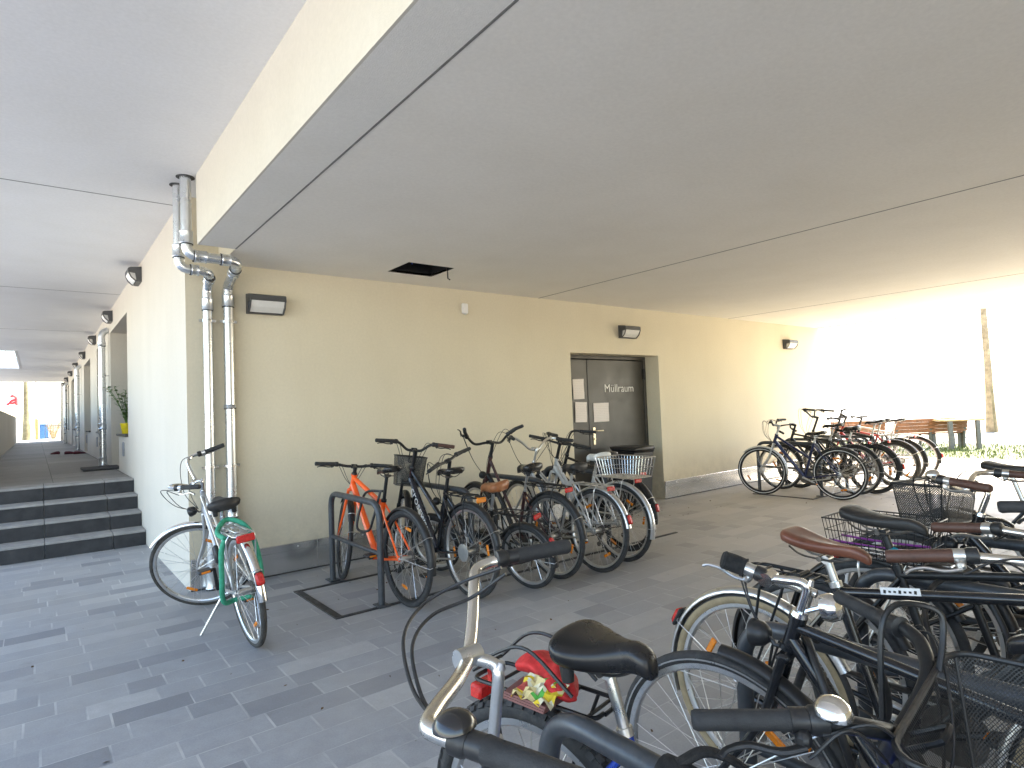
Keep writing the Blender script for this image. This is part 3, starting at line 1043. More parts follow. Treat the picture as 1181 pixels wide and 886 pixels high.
    # ---- head light
    if s['head']:
        p = crown + V((.075, 0, .035)) if s['basket'] is None else crown + V((.075, 0, .0))
        hl = MB(X)
        hl.lathe(p - V((.038, 0, 0)), (1, 0, -.06), [(0, .006), (.004, .018), (.020, .031), (.048, .036), (.052, .034)], 18)
        hl.tube([crown + V((.01, 0, .012)), crown + V((.03, 0, .012)), p + V((-.03, 0, 0))], .006, 6)
        hlo = hl.build('headlight', 'black_plastic', root)
        le = MB(X); le.lathe(p + V((.0135, 0, -.001)), (1, 0, -.06), [(0, .0325), (.004, .028), (.007, .012), (.0075, .001)], 18); le.build('headlight_lens', 'lens', hlo)
    # ---- kick stand
    if s['stand']:
        ks = MB()
        if s['stand'] == 'down':
            a = rh + V((.12, hy + .012, -.02)) if s.get('rear_stand') else bb + V((-.07, .03, -.03))
            ks.tube(bend([a, a + V((.01, .03, -.02)), V((a.x + .07, a.y + .20, .01 - s.get('stand_dz', 0)))], .02, 3), .0075, 8)
        else:
            a = bb + V((-.07, .035, -.03))
            ks.tube(bend([a, a + V((-.02, .028, -.012)), V((a.x - .28, a.y + .045, a.z + .03))], .02, 3), .0075, 8)
        ks.build('kickstand', 'alu', root)
    # ---- baskets
    if s['rear_basket']:
        c_ = s['rear_basket']
        b = MB()
        wire_basket(b, x0 + .16 + c_.get('dx', 0), rz + .012, c_.get('lx', .34), c_.get('ly', .25), c_.get('h', .17), c_.get('taper', 1.15), c_.get('pitch', .026), c_.get('r', .0017))
        bo = b.build('basket', c_['m'], root)
        if c_.get('cord'):
            cd = MB()
            for yy in (-.07, .05):
                cd.tube(catmull([V((x0 - .02, yy, rz + .055)), V((x0 + .14, yy + .02, rz + .045)), V((x0 + .33, yy - .01, rz + .055))], 5), .005, 6)
            cd.build('elastic_cord', 'purple', bo)
    if s['basket']:
        c_ = s['basket']
        b0 = clamp + V((c_.get('dx', .16), 0, c_.get('dz', -.26)))
        mesh_basket(s, root, X, b0.x, b0.z, c_.get('lx', .24), c_.get('ly', .32), c_.get('h', .24), c_.get('taper', 1.22), c_.get('m', 'wire_mesh'), c_.get('handle', False))
        br_ = MB(X)
        br_.tube(bend([clamp + V((.01, .03, 0)), V((b0.x - c_.get('lx', .24) / 2, .03, b0.z + c_.get('h', .24) * .8)), V((b0.x - c_.get('lx', .24) / 2, -.03, b0.z + c_.get('h', .24) * .8)), clamp + V((.01, -.03, 0))], .01, 2), .005, 6)
        br_.build('basket_bracket', 'black_satin', root)
    root['_k'] = 0
    del root['_k']
    return root, dict(clamp=clamp, X=X, ht=ht, bb=bb, seat_top=seat_top, rh=rh, rz=rz, ax=ax, H1=H1, H2=H2, sd=sd, crown=crown, fh=fh, fo=fo, hbo=hbo, ptop=ptop)

# ================================================================== SETTING
H1_, H2_ = 2.73, 3.27          # passage ceiling, arcade ceiling
AF = .68                       # arcade floor
XE = 11.0                      # end of the passage

def sheet(name, x0, x1, y0, y1, z, mat, kind='structure', n=1):
    mb = MB()
    nx = n; ny = n
    vs = [V((lerp(x0, x1, i / nx), lerp(y0, y1, j / ny), z)) for j in range(ny + 1) for i in range(nx + 1)]
    fs = [(j * (nx + 1) + i, j * (nx + 1) + i + 1, (j + 1) * (nx + 1) + i + 1, (j + 1) * (nx + 1) + i) for j in range(ny) for i in range(nx)]
    mb.add(vs, fs)
    o = mb.build(name, mat, None, smooth=False)
    tag(o, kind=kind)
    return o

def ground_mat():
    m, nt, b = new_mat('pale_gravel_ground')
    n = noise(nt, .35, 6, .6)
    c = ramp(nt, n, [(.3, (.48, .45, .385)), (.7, (.58, .545, .47))])
    c = mix_rgb(nt, 1., c, ramp(nt, noise(nt, 30, 4, .7), [(.3, (.85, .85, .85)), (.7, (1.05, 1.05, 1.05))]), 'MULTIPLY')
    link(nt, c, b.inputs['Base Color']); b.inputs['Roughness'].default_value = .9
    return m
M['ground'] = ground_mat()
M['street'] = simple('street_asphalt', (.10, .10, .105), .85, 0, .2, 3, .3, 90)

sheet('ground', -200, 300, -200, 300, -.012, 'ground')
sheet('paving', -3.6, XE, -12, 29.0, 0, 'paving')
sheet('courtyard_paving', XE, 14.15, -30, 6.0, .0, 'court')
M['street'] = simple('street_paving', (.52, .52, .52), .85, 0, .12, 3)
sheet('street', -30, -3.6, -40, 28, -.004, 'street')

# raised arcade floor with its end landing
mb = MB(); mb.box((-1.602, 16.465, AF / 2), (3.196, 25.07, AF))
tag(mb.build('arcade_floor', 'arcade_slab', smooth=False), kind='structure')
mb = MB(); mb.box((0, 69.0, AF / 2 - .08), (60, 79.98, AF - .04))
tag(mb.build('forecourt', 'ground', smooth=False), kind='structure')

# stairs: four dark risers, each with a slab tread
st = thing('stairs', 'four dark slab steps with grey treads climbing to the arcade', 'stairs', (-.8, 2.5, 0))
for i in range(4):
    y0 = 2.50 + .345 * i; z1 = .17 * (i + 1)
    mb = MB(lambda p: p - V((-.8, 2.5, 0)))
    for xa, xb in ((-1.63, -.918), (-.912, -.318), (-.312, -.003)):
        mb.box(((xa + xb) / 2, y0 + .012, z1 - .170 / 2 - .012), (xb - xa, .024, .146), None, .002)
    mb.build('riser', 'slab_dark', st, smooth=False)
    mb = MB(lambda p: p - V((-.8, 2.5, 0)))
    for xa, xb in ((-1.63, -.918), (-.912, -.318), (-.312, -.003)):
        mb.box(((xa + xb) / 2, y0 - .006 + .20, z1 - .0125), (xb - xa, .40, .025), None, .003)
    mb.build('tread', 'tread', st, smooth=False)

# ------------------------------------------------------------------ walls
def wall(name, us, zs, holes, P, depth, mat, label, rmat=None):
    """flat wall with openings: grid over (u, z); P(u, z, d) -> world; holes: (u0,u1,z0,z1)"""
    us = sorted(set(us + [q for h in holes for q in h[:2]])); zs = sorted(set(zs + [q for h in holes for q in h[2:]]))
    mb = MB()
    def hole(i, j):
        if i < 0 or j < 0 or i >= len(us) - 1 or j >= len(zs) - 1:
            return None
        u = (us[i] + us[i + 1]) / 2; z = (zs[j] + zs[j + 1]) / 2
        return any(h[0] < u < h[1] and h[2] < z < h[3] for h in holes)
    idx = {}
    def vid(i, j):
        if (i, j) not in idx:
            idx[(i, j)] = mb.add([P(us[i], zs[j], 0)], [])
        return idx[(i, j)]
    for i in range(len(us) - 1):
        for j in range(len(zs) - 1):
            if not hole(i, j):
                mb.f.append((vid(i, j), vid(i + 1, j), vid(i + 1, j + 1), vid(i, j + 1)))
            else:
                for di, dj, a, b in ((-1, 0, (i, j), (i, j + 1)), (1, 0, (i + 1, j), (i + 1, j + 1)), (0, -1, (i, j), (i + 1, j)), (0, 1, (i, j + 1), (i + 1, j + 1))):
                    if hole(i + di, j + dj) is False:
                        A = vid(*a); B = vid(*b)
                        o = mb.add([P(us[a[0]], zs[a[1]], depth), P(us[b[0]], zs[b[1]], depth)], [])
                        mb.f.append((A, B, o + 1, o))
    o = mb.build(name, mat, None, smooth=False)
    tag(o, label, 'wall')
    return o

DX0, DX1, DZ, DD = 4.38, 6.14, 2.075, .25
wM = wall('rendered_wall', [0, 11.0], [0, H2_], [(DX0, DX1, 0, DZ)], lambda u, z, d: V((u, d, z)), DD + .05, 'wall',
          'long cream rendered wall of the passage with the dark double door', None)
RECS = []
HZ = 2.90
for k, y0 in enumerate((4.10, 8.05, 11.25, 15.6, 18.4, 22.7, 25.5)):
    if k % 2 == 0:
        RECS.append((y0, y0 + 1.20, 1.20, HZ)); RECS.append((y0 + 1.20, y0 + 2.37, AF, HZ))
    else:
        RECS.append((y0, y0 + 1.25, 1.20, HZ))
wA = wall('rendered_wall', [.0, 29.0], [0, H2_], RECS, lambda u, z, d: V((d, u, z)), .36, 'wall_white',
          'pale rendered arcade wall with deep window and door recesses along the raised walkway')
# far return of the arcade wall
mb = MB(); mb.box((3.0, 29.15, 1.65), (6.2, .28, 3.28)); tag(mb.build('end_wall', 'wall_white', smooth=False), 'short rendered end wall at the far corner of the arcade building', 'wall')
mb = MB(); mb.box((11.15, 7.0, 1.4), (.28, 13.9, 2.79)); tag(mb.build('courtyard_wall', 'wall', smooth=False), 'cream rendered wall turning the corner into the sunny courtyard', 'wall')
mb = MB(); mb.box((5.63, -10.15, 1.36), (10.74, .28, 2.72)); tag(mb.build('opposite_wall', 'wall', smooth=False), 'cream rendered wall on the opposite side of the passage', 'wall')

# windows and doors inside the arcade recesses
def make_window(y0, y1, z0, z1, label):
    w = thing('window', label, 'window', (.36, (y0 + y1) / 2, z0), group=None)
    X_ = lambda p: p - V((.36, (y0 + y1) / 2, z0))
    mb = MB(X_)
    t = .06
    ym = (y0 + y1) / 2; zm = (z0 + z1) / 2
    mb.box((.325, y0 + t / 2, zm), (.07, t, z1 - z0), None, .004); mb.box((.325, y1 - t / 2, zm), (.07, t, z1 - z0), None, .004)
    mb.box((.325, ym, z0 + .03 + .03), (.066, y1 - y0 - 2 * t, t), None, .004); mb.box((.325, ym, z1 - t / 2), (.066, y1 - y0 - 2 * t, t), None, .004)
    mb.box((.325, ym, zm), (.060, .07, z1 - z0 - 2 * t), None, .004)
    mb.build('window_frame', 'anthracite', w, smooth=False)
    mb = MB(X_); mb.box((.345, ym, zm), (.012, y1 - y0 - 2 * t, z1 - z0 - 2 * t)); mb.build('pane', 'glass_dark', w, smooth=False)
    mb = MB(X_); mb.box((.165, ym, z0 + .017), (.40, y1 - y0 - .012, .030), None, .004); mb.build('sill', 'sill', w, smooth=False)
    return w

def make_arcdoor(y0, y1, z0, z1, label):
    w = thing('entrance_door', label, 'door', (.36, (y0 + y1) / 2, z0))
    X_ = lambda p: p - V((.36, (y0 + y1) / 2, z0))
    ym = (y0 + y1) / 2; t = .07; zm = (z0 + z1) / 2
    mb = MB(X_)
    mb.box((.325, y0 + t / 2, zm), (.07, t, z1 - z0), None, .004); mb.box((.325, y1 - t / 2, zm), (.07, t, z1 - z0), None, .004)
    mb.box((.325, ym, z1 - t / 2), (.066, y1 - y0 - 2 * t, t), None, .004)
    mb.build('door_frame', 'anthracite', w, smooth=False)
    mb = MB(X_); mb.box((.335, ym, z0 + (z1 - z0 - t) / 2 + .012), (.045, y1 - y0 - 2 * t - .006, z1 - z0 - t - .014), None, .003); mb.build('door_leaf', 'anthracite', w, smooth=False)
    mb = MB(X_); mb.box((.318, ym, z0 + 1.55), (.012, .62, .9), None, .003); mb.build('pane', 'glass_dark', w, smooth=False)
    mb = MB(X_); mb.tube(bend([(.31, y1 - .16, z0 + 1.03), (.26, y1 - .16, z0 + 1.03), (.26, y1 - .29, z0 + 1.03)], .02, 3), .010, 8); mb.build('handle', 'alu', w)
    return w

ordw = ['nearest', 'second', 'third', 'fourth', 'fifth', 'sixth', 'farthest']
wi = 0; di = 0
for (y0, y1, z0, z1) in RECS:
    if z0 > 1:
        lab = ('arcade window nearest the stairs, with the potted plant on its sill' if wi == 0 else
               ('small arcade window at the far end of the walkway' if wi == 6 else '%s arcade window from the stairs, sunk in a deep recess' % ordw[wi]))
        make_window(y0, y1, z0, z1, lab); wi += 1
    else:
        lab = ['dark entrance door beside the window with the potted plant', 'dark entrance door behind the shoes on the walkway', 'dark entrance door between the middle downpipe and the far one', 'dark entrance door nearest the far end of the walkway'][di]
        make_arcdoor(y0, y1, z0, z1, lab); di += 1

# little numbered-looking plates are plain grey squares in the photo
M['plate'] = simple('bell_plate', (.30, .32, .36), .35, .5, .1)
for y, lab in ((4.62, 'small grey plate on the wall below the potted plant'), (9.35, 'small grey plate low on the wall under the second window'), (12.6, 'small grey plate low on the wall under the third window')):
    mb = MB(); mb.box((-.009, y, 1.02), (.018, .12, .20), None, .004); o = mb.build('wall_plate', 'plate', None); tag(o, lab, 'plate', 'small plates under the arcade windows')

# ------------------------------------------------------------------ ceilings and storeys above
def slab(name, x0, x1, y0, y1, z0, z1, mat, label=None, cat=None, kind=None):
    mb = MB(); mb.box(((x0 + x1) / 2, (y0 + y1) / 2, (z0 + z1) / 2), (x1 - x0, y1 - y0, z1 - z0))
    return tag(mb.build(name, mat, None, smooth=False), label, cat, None, kind)
VX0, VX1, VY0, VY1 = 1.64, 2.115, -.84, -.43     # open hatch
g = .008
for (x0, x1, y0, y1) in ((.26, VX0, -10, -.0), (VX1, 3.88 - g, -10, -.0), (VX0, VX1, -10, VY0), (VX0, VX1, VY1, -.0), (3.88 + g, 8.0 - g, -10, -.0), (8.0 + g, XE, -10, -.0)):
    slab('ceiling', x0 + (g if x0 == .26 else 0), x1, y0, y1, H1_, H1_ + .02, 'ceiling', kind='structure')
slab('ceiling_void', .27, XE, -10, -.002, H1_ + .32, H1_ + .36, 'black_void', kind='structure')
mb = MB()
for (a, b, c, d) in (((.3, -10), (.3, -.01), 0, 0), ((XE - .03, -.01), (XE - .03, -10), 0, 0)):
    mb.quad((a[0], a[1], H1_ + .02), (b[0], b[1], H1_ + .02), (b[0], b[1], H1_ + .33), (a[0], a[1], H1_ + .33))
tag(mb.build('ceiling_void', 'black_void', smooth=False), kind='structure')
M['joint'] = simple('shadow_joint', (.20, .195, .185), .9)
for xj in (.263, 3.88, 8.0):
    slab('ceiling_joint', xj - .0055, xj + .0055, -10, -.56 if xj < 1 else -.002, H1_ - .0015, H1_ + .004, 'joint', kind='structure')
for yj in (.289, 4.864, 9.404):
    slab('ceiling_joint', -3.2, -.001, yj - .007, yj + .007, H2_ - .0015, H2_ + .004, 'joint', kind='structure')
slab('ceiling_edge', .261, .2665, -.549, -.002, H1_ - .0, H2_, 'wall', kind='structure')
# plastered beam between the arcade and the passage
mb = MB()
mb.box((.130, -5.275, (H1_ + H2_) / 2), (.255, 9.45, H2_ - H1_))
tag(mb.build('ceiling_beam', 'soffit', smooth=False), 'long plastered ceiling beam between high arcade ceiling and lower passage ceiling', 'beam')
mb = MB(); mb.box((-.004, -5.275, (H1_ + H2_) / 2 - .0005), (.0125, 9.45, H2_ - H1_ - .001))
M['beamface'] = plaster('beam_face_plaster', (.665, .63, .545))
tag(mb.build('ceiling_beam_face', 'beamface', smooth=False), 'cream side of the ceiling beam facing the arcade', 'beam')
# arcade ceiling boards (with a roof opening far down the walkway)
for (x0, x1, y0, y1) in ((-3.2, 0, -10, .283), (-3.2, 0, .295, 4.858), (-3.2, 0, 4.87, 9.398), (-3.2, 0, 9.41, 13.86), (-3.2, -2.7, 13.86, 19.7), (-1.40, 0, 13.86, 19.7), (-3.2, 0, 19.7, 27.6)):
    slab('arcade_ceiling', x0, x1, y0, y1, H2_, H2_ + .22, 'ceiling2', kind='structure')
slab('arcade_ceiling', 0, .30, -.548, -.001, H2_ + .001, H2_ + .2, 'ceiling2', kind='structure')
slab('opening_trim', -1.398, -1.36, 13.7, 19.9, H2_ - .012, H2_ + .0, 'ceiling2', 'thin grey trim along the roof opening of the arcade', 'trim')
for (x0, x1, y0, y1) in ((-3.2, -.002, -10, 13.86), (-3.2, -2.7, 13.862, 19.7), (-1.40, -.002, 13.862, 19.7), (-3.2, -.002, 19.702, 27.6)):  # cover slabs added over the boards to stop sky light leaking through joints
    slab('light_leak_cover', x0, x1, y0, y1, H2_ + .222, H2_ + .34, 'ceiling2', kind='structure')
bd = slab('sun_blocking_storey', .0, XE + .28, -10.3, 29.28, H2_ + .23, 6.4, 'wall_white', 'unseen upper storey block added above the passage to block the sun', 'building')  # unseen mass added to block the sun; its height sets the bounce light
M['slabedge'] = M['wall_white']
slab('fascia', XE + .001, XE + .24, -10.3, -.001, H1_, H2_ + .22, 'wall', 'cream edge beam closing the passage ceiling toward the courtyard', 'beam')

# hatch with its hinged lid wires
hv = thing('ceiling_hatch', 'open black ceiling hatch with a dangling latch near the wall', 'hatch', (VX0, VY0, H1_))
X_ = lambda p: p - V((VX0, VY0, H1_))
mb = MB(X_)
for (a, b) in (((VX0, VY0), (VX1, VY0)), ((VX1, VY0), (VX1, VY1)), ((VX1, VY1), (VX0, VY1)), ((VX0, VY1), (VX0, VY0))):
    mb.quad((*a, H1_ - .001), (*b, H1_ - .001), (*b, H1_ + .31), (*a, H1_ + .31))
mb.build('shaft', 'black_void', hv, smooth=False)
mb = MB(X_)
mb.tube(bend([(VX0 + .05, VY0 + .12, H1_ + .16), (VX0 + .05, VY0 + .04, H1_ + .06), (VX0 + .05, VY0 + .03, H1_ - .004)], .02, 3), .006, 6)
mb.build('strap', 'blue', hv)
mb = MB(X_); mb.tube([(VX1 - .02, VY1 - .33, H1_ + .02), (VX1 - .02, VY1 - .33, H1_ - .085), (VX1 + .004, VY1 - .33, H1_ - .095)], .006, 6); mb.build('latch', 'black_satin', hv)

# parapet along the outer edge of the walkway
pp = thing('parapet', 'low pale parapet wall along the outer edge of the walkway', 'parapet', (-1.75, 16, AF))
X_ = lambda p: p - V((-1.75, 16, AF))
mb = MB(X_); mb.box((-1.74, 16.6, AF + .54), (.16, 26.0, 1.10)); mb.build('wall', 'wall_white', pp, smooth=False)
mb = MB(X_); mb.box((-1.74, 16.6, AF + 1.108), (.20, 26.04, .03), None, .004); mb.build('coping', 'galv', pp, smooth=False)

# ------------------------------------------------------------------ metal plinth
def plinth(x0, x1, label, seams):
    t = thing('wall_plinth', label, 'plinth', (x0, 0, 0), group='metal plinth strips on the passage wall')
    X_ = lambda p: p - V((x0, 0, 0))
    mb = MB(X_)
    xs = [x0] + seams + [x1]
    for a, b in zip(xs[:-1], xs[1:]):
        mb.box(((a + b) / 2, -.008, .098), (b - a - .003, .014, .19), None, .002)
    mb.build('sheet', 'galv', t, smooth=False)
    mb = MB(X_)
    for a, b in zip(xs[:-1], xs[1:]):
        mb.box(((a + b) / 2, -.012, .226), (b - a - .003, .022, .064), None, .003)
    mb.build('top_strip', 'galv', t, smooth=False)
    xx = x0 + .25
    while xx < x1 - .1:
        mb = MB(X_); mb.lathe((xx, -.023, .226), (0, -1, 0), [(0, .009), (.003, .008), (.005, .001)], 8); mb.build('bolt', 'alu', t)
        xx += .62
    mb = MB(X_); mb.box(((x0 + x1) / 2, -.011, .004), (x1 - x0, .022, .010)); mb.build('base_joint', 'seal', t, smooth=False)
plinth(.004, DX0 - .01, 'metal plinth strip behind the downpipes and the parked bicycles', [1.05, 2.3, 3.5])
plinth(DX1 + .005, XE - .01, 'metal plinth strip on the wall right of the dark door', [6.42, 7.6, 8.8, 9.9])

# ------------------------------------------------------------------ Müllraum door
dr = thing('storage_door', 'dark grey double steel door with white lettering and taped paper notices', 'door', (5.26, DD, 0))
X_ = lambda p: p - V((5.26, DD, 0))
M['doorpaint'] = simple('door_paint', (.066, .062, .056), .42, .15, .08, 5)
SX = 4.925
mb = MB(X_)
for a, b, c, d in ((DX0, DX0 + .05, 0, DZ), (DX1 - .05, DX1, 0, DZ), (DX0 + .05, DX1 - .05, DZ - .05, DZ)):
    mb.box(((a + b) / 2, DD + .03, (c + d) / 2), (b - a - .001, .08, d - c - .002), None, .004)
mb.build('door_frame', 'doorpaint', dr, smooth=False)
mb = MB(X_); mb.box(((DX0 + .055 + SX - .004) / 2, DD + .03, 1.012), (SX - .004 - DX0 - .055, .045, 2.008), None, .004); mb.build('door_leaf', 'doorpaint', dr, smooth=False)
mb = MB(X_); mb.box(((SX + .004 + DX1 - .055) / 2, DD + .028, 1.012), (DX1 - .055 - SX - .004, .048, 2.008), None, .004); lf = mb.build('door_leaf', 'doorpaint', dr, smooth=False)
mb = MB(X_); mb.box((5.26, DD + .07, 1.03), (1.7, .02, 2.05)); mb.build('door_backing', 'black_void', dr, smooth=False)
FY = DD + .003
mb = MB(X_); mb.box((5.01, FY - .004, .97), (.045, .010, .24), None, .004); lp = mb.build('lock_plate', 'brass', lf)
mb = MB(X_); mb.tube(bend([(5.01, FY - .005, 1.04), (5.01, FY - .055, 1.04), (5.135, FY - .058, 1.04)], .015, 4), .0105, 10); mb.build('handle', 'brass', lp)
mb = MB(X_); mb.cyl((5.01, FY - .008, .93), (5.01, FY - .022, .93), .013, n=12); mb.build('lock_cylinder', 'brass', lp)
for z in (.32, 1.82):
    mb = MB(X_); mb.cyl((DX1 - .045, FY - .018, z - .08), (DX1 - .045, FY - .018, z + .08), .014, n=10); mb.box((DX1 - .052, FY - .006, z), (.05, .010, .15)); mb.build('hinge', 'black_satin', dr)
def text_mesh(body, size, X0, align='CENTER'):
    cu = bpy.data.curves.new('t', 'FONT'); cu.body = body; cu.size = size; cu.extrude = .0006
    cu.align_x = align; cu.align_y = 'CENTER'
    to = bpy.data.objects.new('t', cu); col.objects.link(to)
    me = bpy.data.meshes.new_from_object(to.evaluated_get(bpy.context.evaluated_depsgraph_get()))
    bpy.data.objects.remove(to)
    me.transform(X0)
    return me
me = text_mesh('M\u00fcllraum', .150, Matrix.Translation((0, 0, 0)))
xs = [v.co.x for v in me.vertices]; k = .60 / (max(xs) - min(xs))
cxm = (max(xs) + min(xs)) / 2
for v in me.vertices:
    v.co = V(((v.co.x - cxm) * k + 5.555 - 5.26, FY - .0035 - DD + v.co.z * .5 * -1, v.co.y * 1.05 + 1.615))
me.materials.append(M['white']); me.name = 'lettering'
lo = bpy.data.objects.new('lettering', me); col.objects.link(lo); lo.parent = lf

def notice_mat():
    m, nt, b = new_mat('printed_notice')
    tc = N(nt, 'ShaderNodeTexCoord'); sep = N(nt, 'ShaderNodeSeparateXYZ'); link(nt, tc.outputs['Object'], sep.inputs[0])
    rows = math_n(nt, 'LESS_THAN', math_n(nt, 'FRACT', math_n(nt, 'MULTIPLY', sep.outputs[2], 42)), .4)
    n = noise(nt, 60, 3, .6, stretch=(3, 1, 1))
    k = math_n(nt, 'MULTIPLY', rows, math_n(nt, 'GREATER_THAN', n, .50))
    c = mix_rgb(nt, math_n(nt, 'MULTIPLY', k, .30), (.80, .75, .72), (.42, .38, .37))
    link(nt, c, b.inputs['Base Color']); b.inputs['Roughness'].default_value = .6
    return m
M['notice'] = notice_mat()
def notice(x, z, w, h, tilt, label):
    mb = MB()
    n = 4; vs = []; fs = []
    for j in range(n + 1):
        for i in range(n + 1):
            u = (i / n - .5) * w; v = (j / n - .5) * h
            d = -.003 - .004 * sin(i * 1.7 + j) ** 2 - .002 * (i == n and j == n)
            vs.append(V((u * cos(tilt) - v * sin(tilt), d, u * sin(tilt) + v * cos(tilt))))
    for j in range(n):
        for i in range(n):
            a = j * (n + 1) + i
            fs.append((a, a + 1, a + n + 2, a + n + 1))
    mb.add(vs, fs)
    o = mb.build('paper_notice', 'notice', None); o.location = (x, FY - .001, z)
    tag(o, label, 'notice', 'paper notices taped to the door')
notice(4.745, 1.615, .205, .27, .02, 'upper white paper notice on the narrow left door leaf')
notice(4.775, 1.305, .215, .27, -.03, 'lower white paper notice on the narrow left door leaf')
notice(5.165, 1.29, .30, .26, .0, 'white paper notice above the brass handle on the wide door leaf')

# ------------------------------------------------------------------ lamps, sensor
def make_lamp(loc, rz, label):
    t = thing('wall_lamp', label, 'lamp', loc, (0, 0, rz), 'dark wedge wall lamps along the building')
    # local: +X along the wall, -Y outwards
    w = .155
    def wedge(name, prof, hw, mat):
        mb = MB(); n = len(prof)
        vs = [V((sx * hw, y, z)) for sx in (-1, 1) for (y, z) in prof]
        fs = [tuple(range(n))[::-1], tuple(range(n, 2 * n))] + [(i, (i + 1) % n, n + (i + 1) % n, n + i) for i in range(n)]
        mb.add(vs, fs)
        return mb.build(name, mat, t, smooth=False)
    wedge('housing', [(0, .088), (-.112, .074), (-.134, .062), (-.136, .018), (-.064, .010), (-.050, -.070), (-.056, -.088), (0, -.088)], w, 'anthracite')
    wedge('diffuser', [(-.132, .016), (-.066, .008), (-.053, -.068), (-.062, -.078), (-.104, -.036)], w - .016, 'lamp_glass')
    for q in (-1, 1):
        mb = MB(); mb.tube([(q * (w - .007), -.131, .018), (q * (w - .007), -.106, -.040), (q * (w - .007), -.058, -.084)], .0075, 6); mb.build('side_frame', 'anthracite', t)
make_lamp((.63, -.001, 2.40), 0, 'dark wedge wall lamp right of the downpipes')
make_lamp((5.46, -.001, 2.385), 0, 'dark wedge wall lamp above the steel door')
make_lamp((9.88, -.001, 2.37), 0, 'dark wedge wall lamp near the sunny end of the passage')
nm = ['nearest the downpipes under the arcade ceiling', 'above the galvanised pipe, second along the arcade', 'third along the arcade wall', 'fourth along the arcade wall', 'fifth along the arcade wall', 'sixth along the arcade wall', 'second from the far end of the arcade wall', 'at the far end of the arcade wall']
for i in range(8):
    make_lamp((-.001, 2.72 + 3.43 * i, 3.12), radians(-90), 'dark wedge wall lamp ' + nm[i])
sn = thing('motion_sensor', 'small white motion sensor high on the cream wall', 'sensor', (2.775, 0, 2.52))
mb = MB(); mb.box((0, -.020, 0), (.075, .038, .115), None, .010); mb.build('housing', 'sign_white', sn)
mb = MB(); mb.lathe((0, -.030, -.055), (0, 0, -1), [(0, .022), (.008, .020), (.014, .008)], 12); mb.build('lens', 'lamp_glass', sn)

# ------------------------------------------------------------------ downpipes
def pipe(label, path, r, collars, group, brackets=(), elbows=()):
    t = thing('downpipe', label, 'downpipe', path[-1], group=group)
    base = V(path[-1]); X_ = lambda p: p - base
    pth = bend(path, .085, 6)
    mb = MB(X_); mb.tube(pth, r, 22); mb.build('pipe', 'galv_clean', t)
    for c, d, rr, L in collars:
        c = V(c); d = V(d).normalized()
        mb = MB(X_)
        mb.lathe(c - d * L / 2, d, [(0, rr * .97), (0, rr + .006), (.006, rr + .009), (.014, rr + .006), (L - .014, rr + .005), (L - .006, rr + .008), (L, rr + .006), (L, rr * .97)], 22, cap=False)
        mb.build('pipe_socket', 'galv_clean', t)
        mb = MB(X_); mb.lathe(c - d * (L / 2 + .007), d, [(0, rr + .001), (.0, rr + .0062), (.006, rr + .0062), (.006, rr + .001)], 20, cap=False); mb.build('seal_ring', 'seal', t)
    for (c, wy) in brackets:
        c = V(c)
        mb = MB(X_)
        mb.lathe(c - V((0, 0, .012)), (0, 0, 1), [(0, r), (0, r + .006), (.024, r + .006), (.024, r)], 20, cap=False)
        for sg in (-1, 1):
            if wy[0]:
                mb.box(c + V((0, sg * (r + .014), 0)), (.02, .028, .022)); 
            else:
                mb.box(c + V((sg * (r + .014), 0, 0)), (.028, .02, .022))
        mb.cyl(c, c + V(wy), .006, n=8)
        mb.build('pipe_bracket', 'galv', t)
    return t
zA = 2.665
pipe('thicker downpipe of the corner pair, bending under the beam to the right',
     [(-.065, -.45, H2_), (-.065, -.45, zA), (.312, -.45, zA - .01), (.312, -.075, zA - .14), (.312, -.075, zA - .16 - .06), (.312, -.075, -.002)], .040,
     [((-.065, -.45, 2.80), (0, 0, 1), .041, .10), ((.03, -.45, zA - .002), (1, 0, 0), .041, .09), ((.215, -.45, zA - .006), (1, 0, 0), .041, .07), ((.312, -.30, zA - .06), (0, 1, -.33), .041, .07), ((.312, -.075, 2.40), (0, 0, 1), .041, .10), ((.312, -.075, .62), (0, 0, 1), .041, .10), ((.312, -.075, 1.5), (0, 0, 1), .041, .03)],
     'pair of galvanised downpipes at the building corner', [((.312, -.075, 2.22), (0, .075, 0)), ((.312, -.075, 1.0), (0, .075, 0))])
pipe('slimmer downpipe on the left of the pair at the building corner',
     [(-.085, -.24, H2_), (-.085, -.24, 2.60), (.15, -.24, 2.60), (.15, -.075, 2.50), (.15, -.075, 2.42), (.15, -.075, -.002)], .036,
     [((-.085, -.24, 2.74), (0, 0, 1), .037, .10), ((.03, -.24, 2.60), (1, 0, 0), .037, .06), ((.15, -.16, 2.552), (0, 1, -.5), .037, .05), ((.15, -.075, 2.36), (0, 0, 1), .037, .10), ((.15, -.075, .10), (0, 0, 1), .041, .18), ((.15, -.075, .66), (0, 0, 1), .037, .10)],
     'pair of galvanised downpipes at the building corner', [((.15, -.075, 2.22), (0, .075, 0)), ((.15, -.075, 1.0), (0, .075, 0))])
for y, lab in ((6.72, 'galvanised downpipe next to the nearest arcade door'), (14.7, 'galvanised downpipe halfway along the arcade wall'), (23.2, 'galvanised downpipe near the far end of the arcade wall')):
    pipe(lab, [(-.005, y, 2.98), (-.10, y, 2.93), (-.10, y, AF - .01)], .05, [((-.10, y, 2.74), (0, 0, 1), .051, .08), ((-.10, y, 1.35), (0, 0, 1), .051, .10), ((-.10, y, AF + .08), (0, 0, 1), .054, .14)], 'galvanised downpipes on the arcade wall', [((-.10, y, 2.2), (.1, 0, 0))])

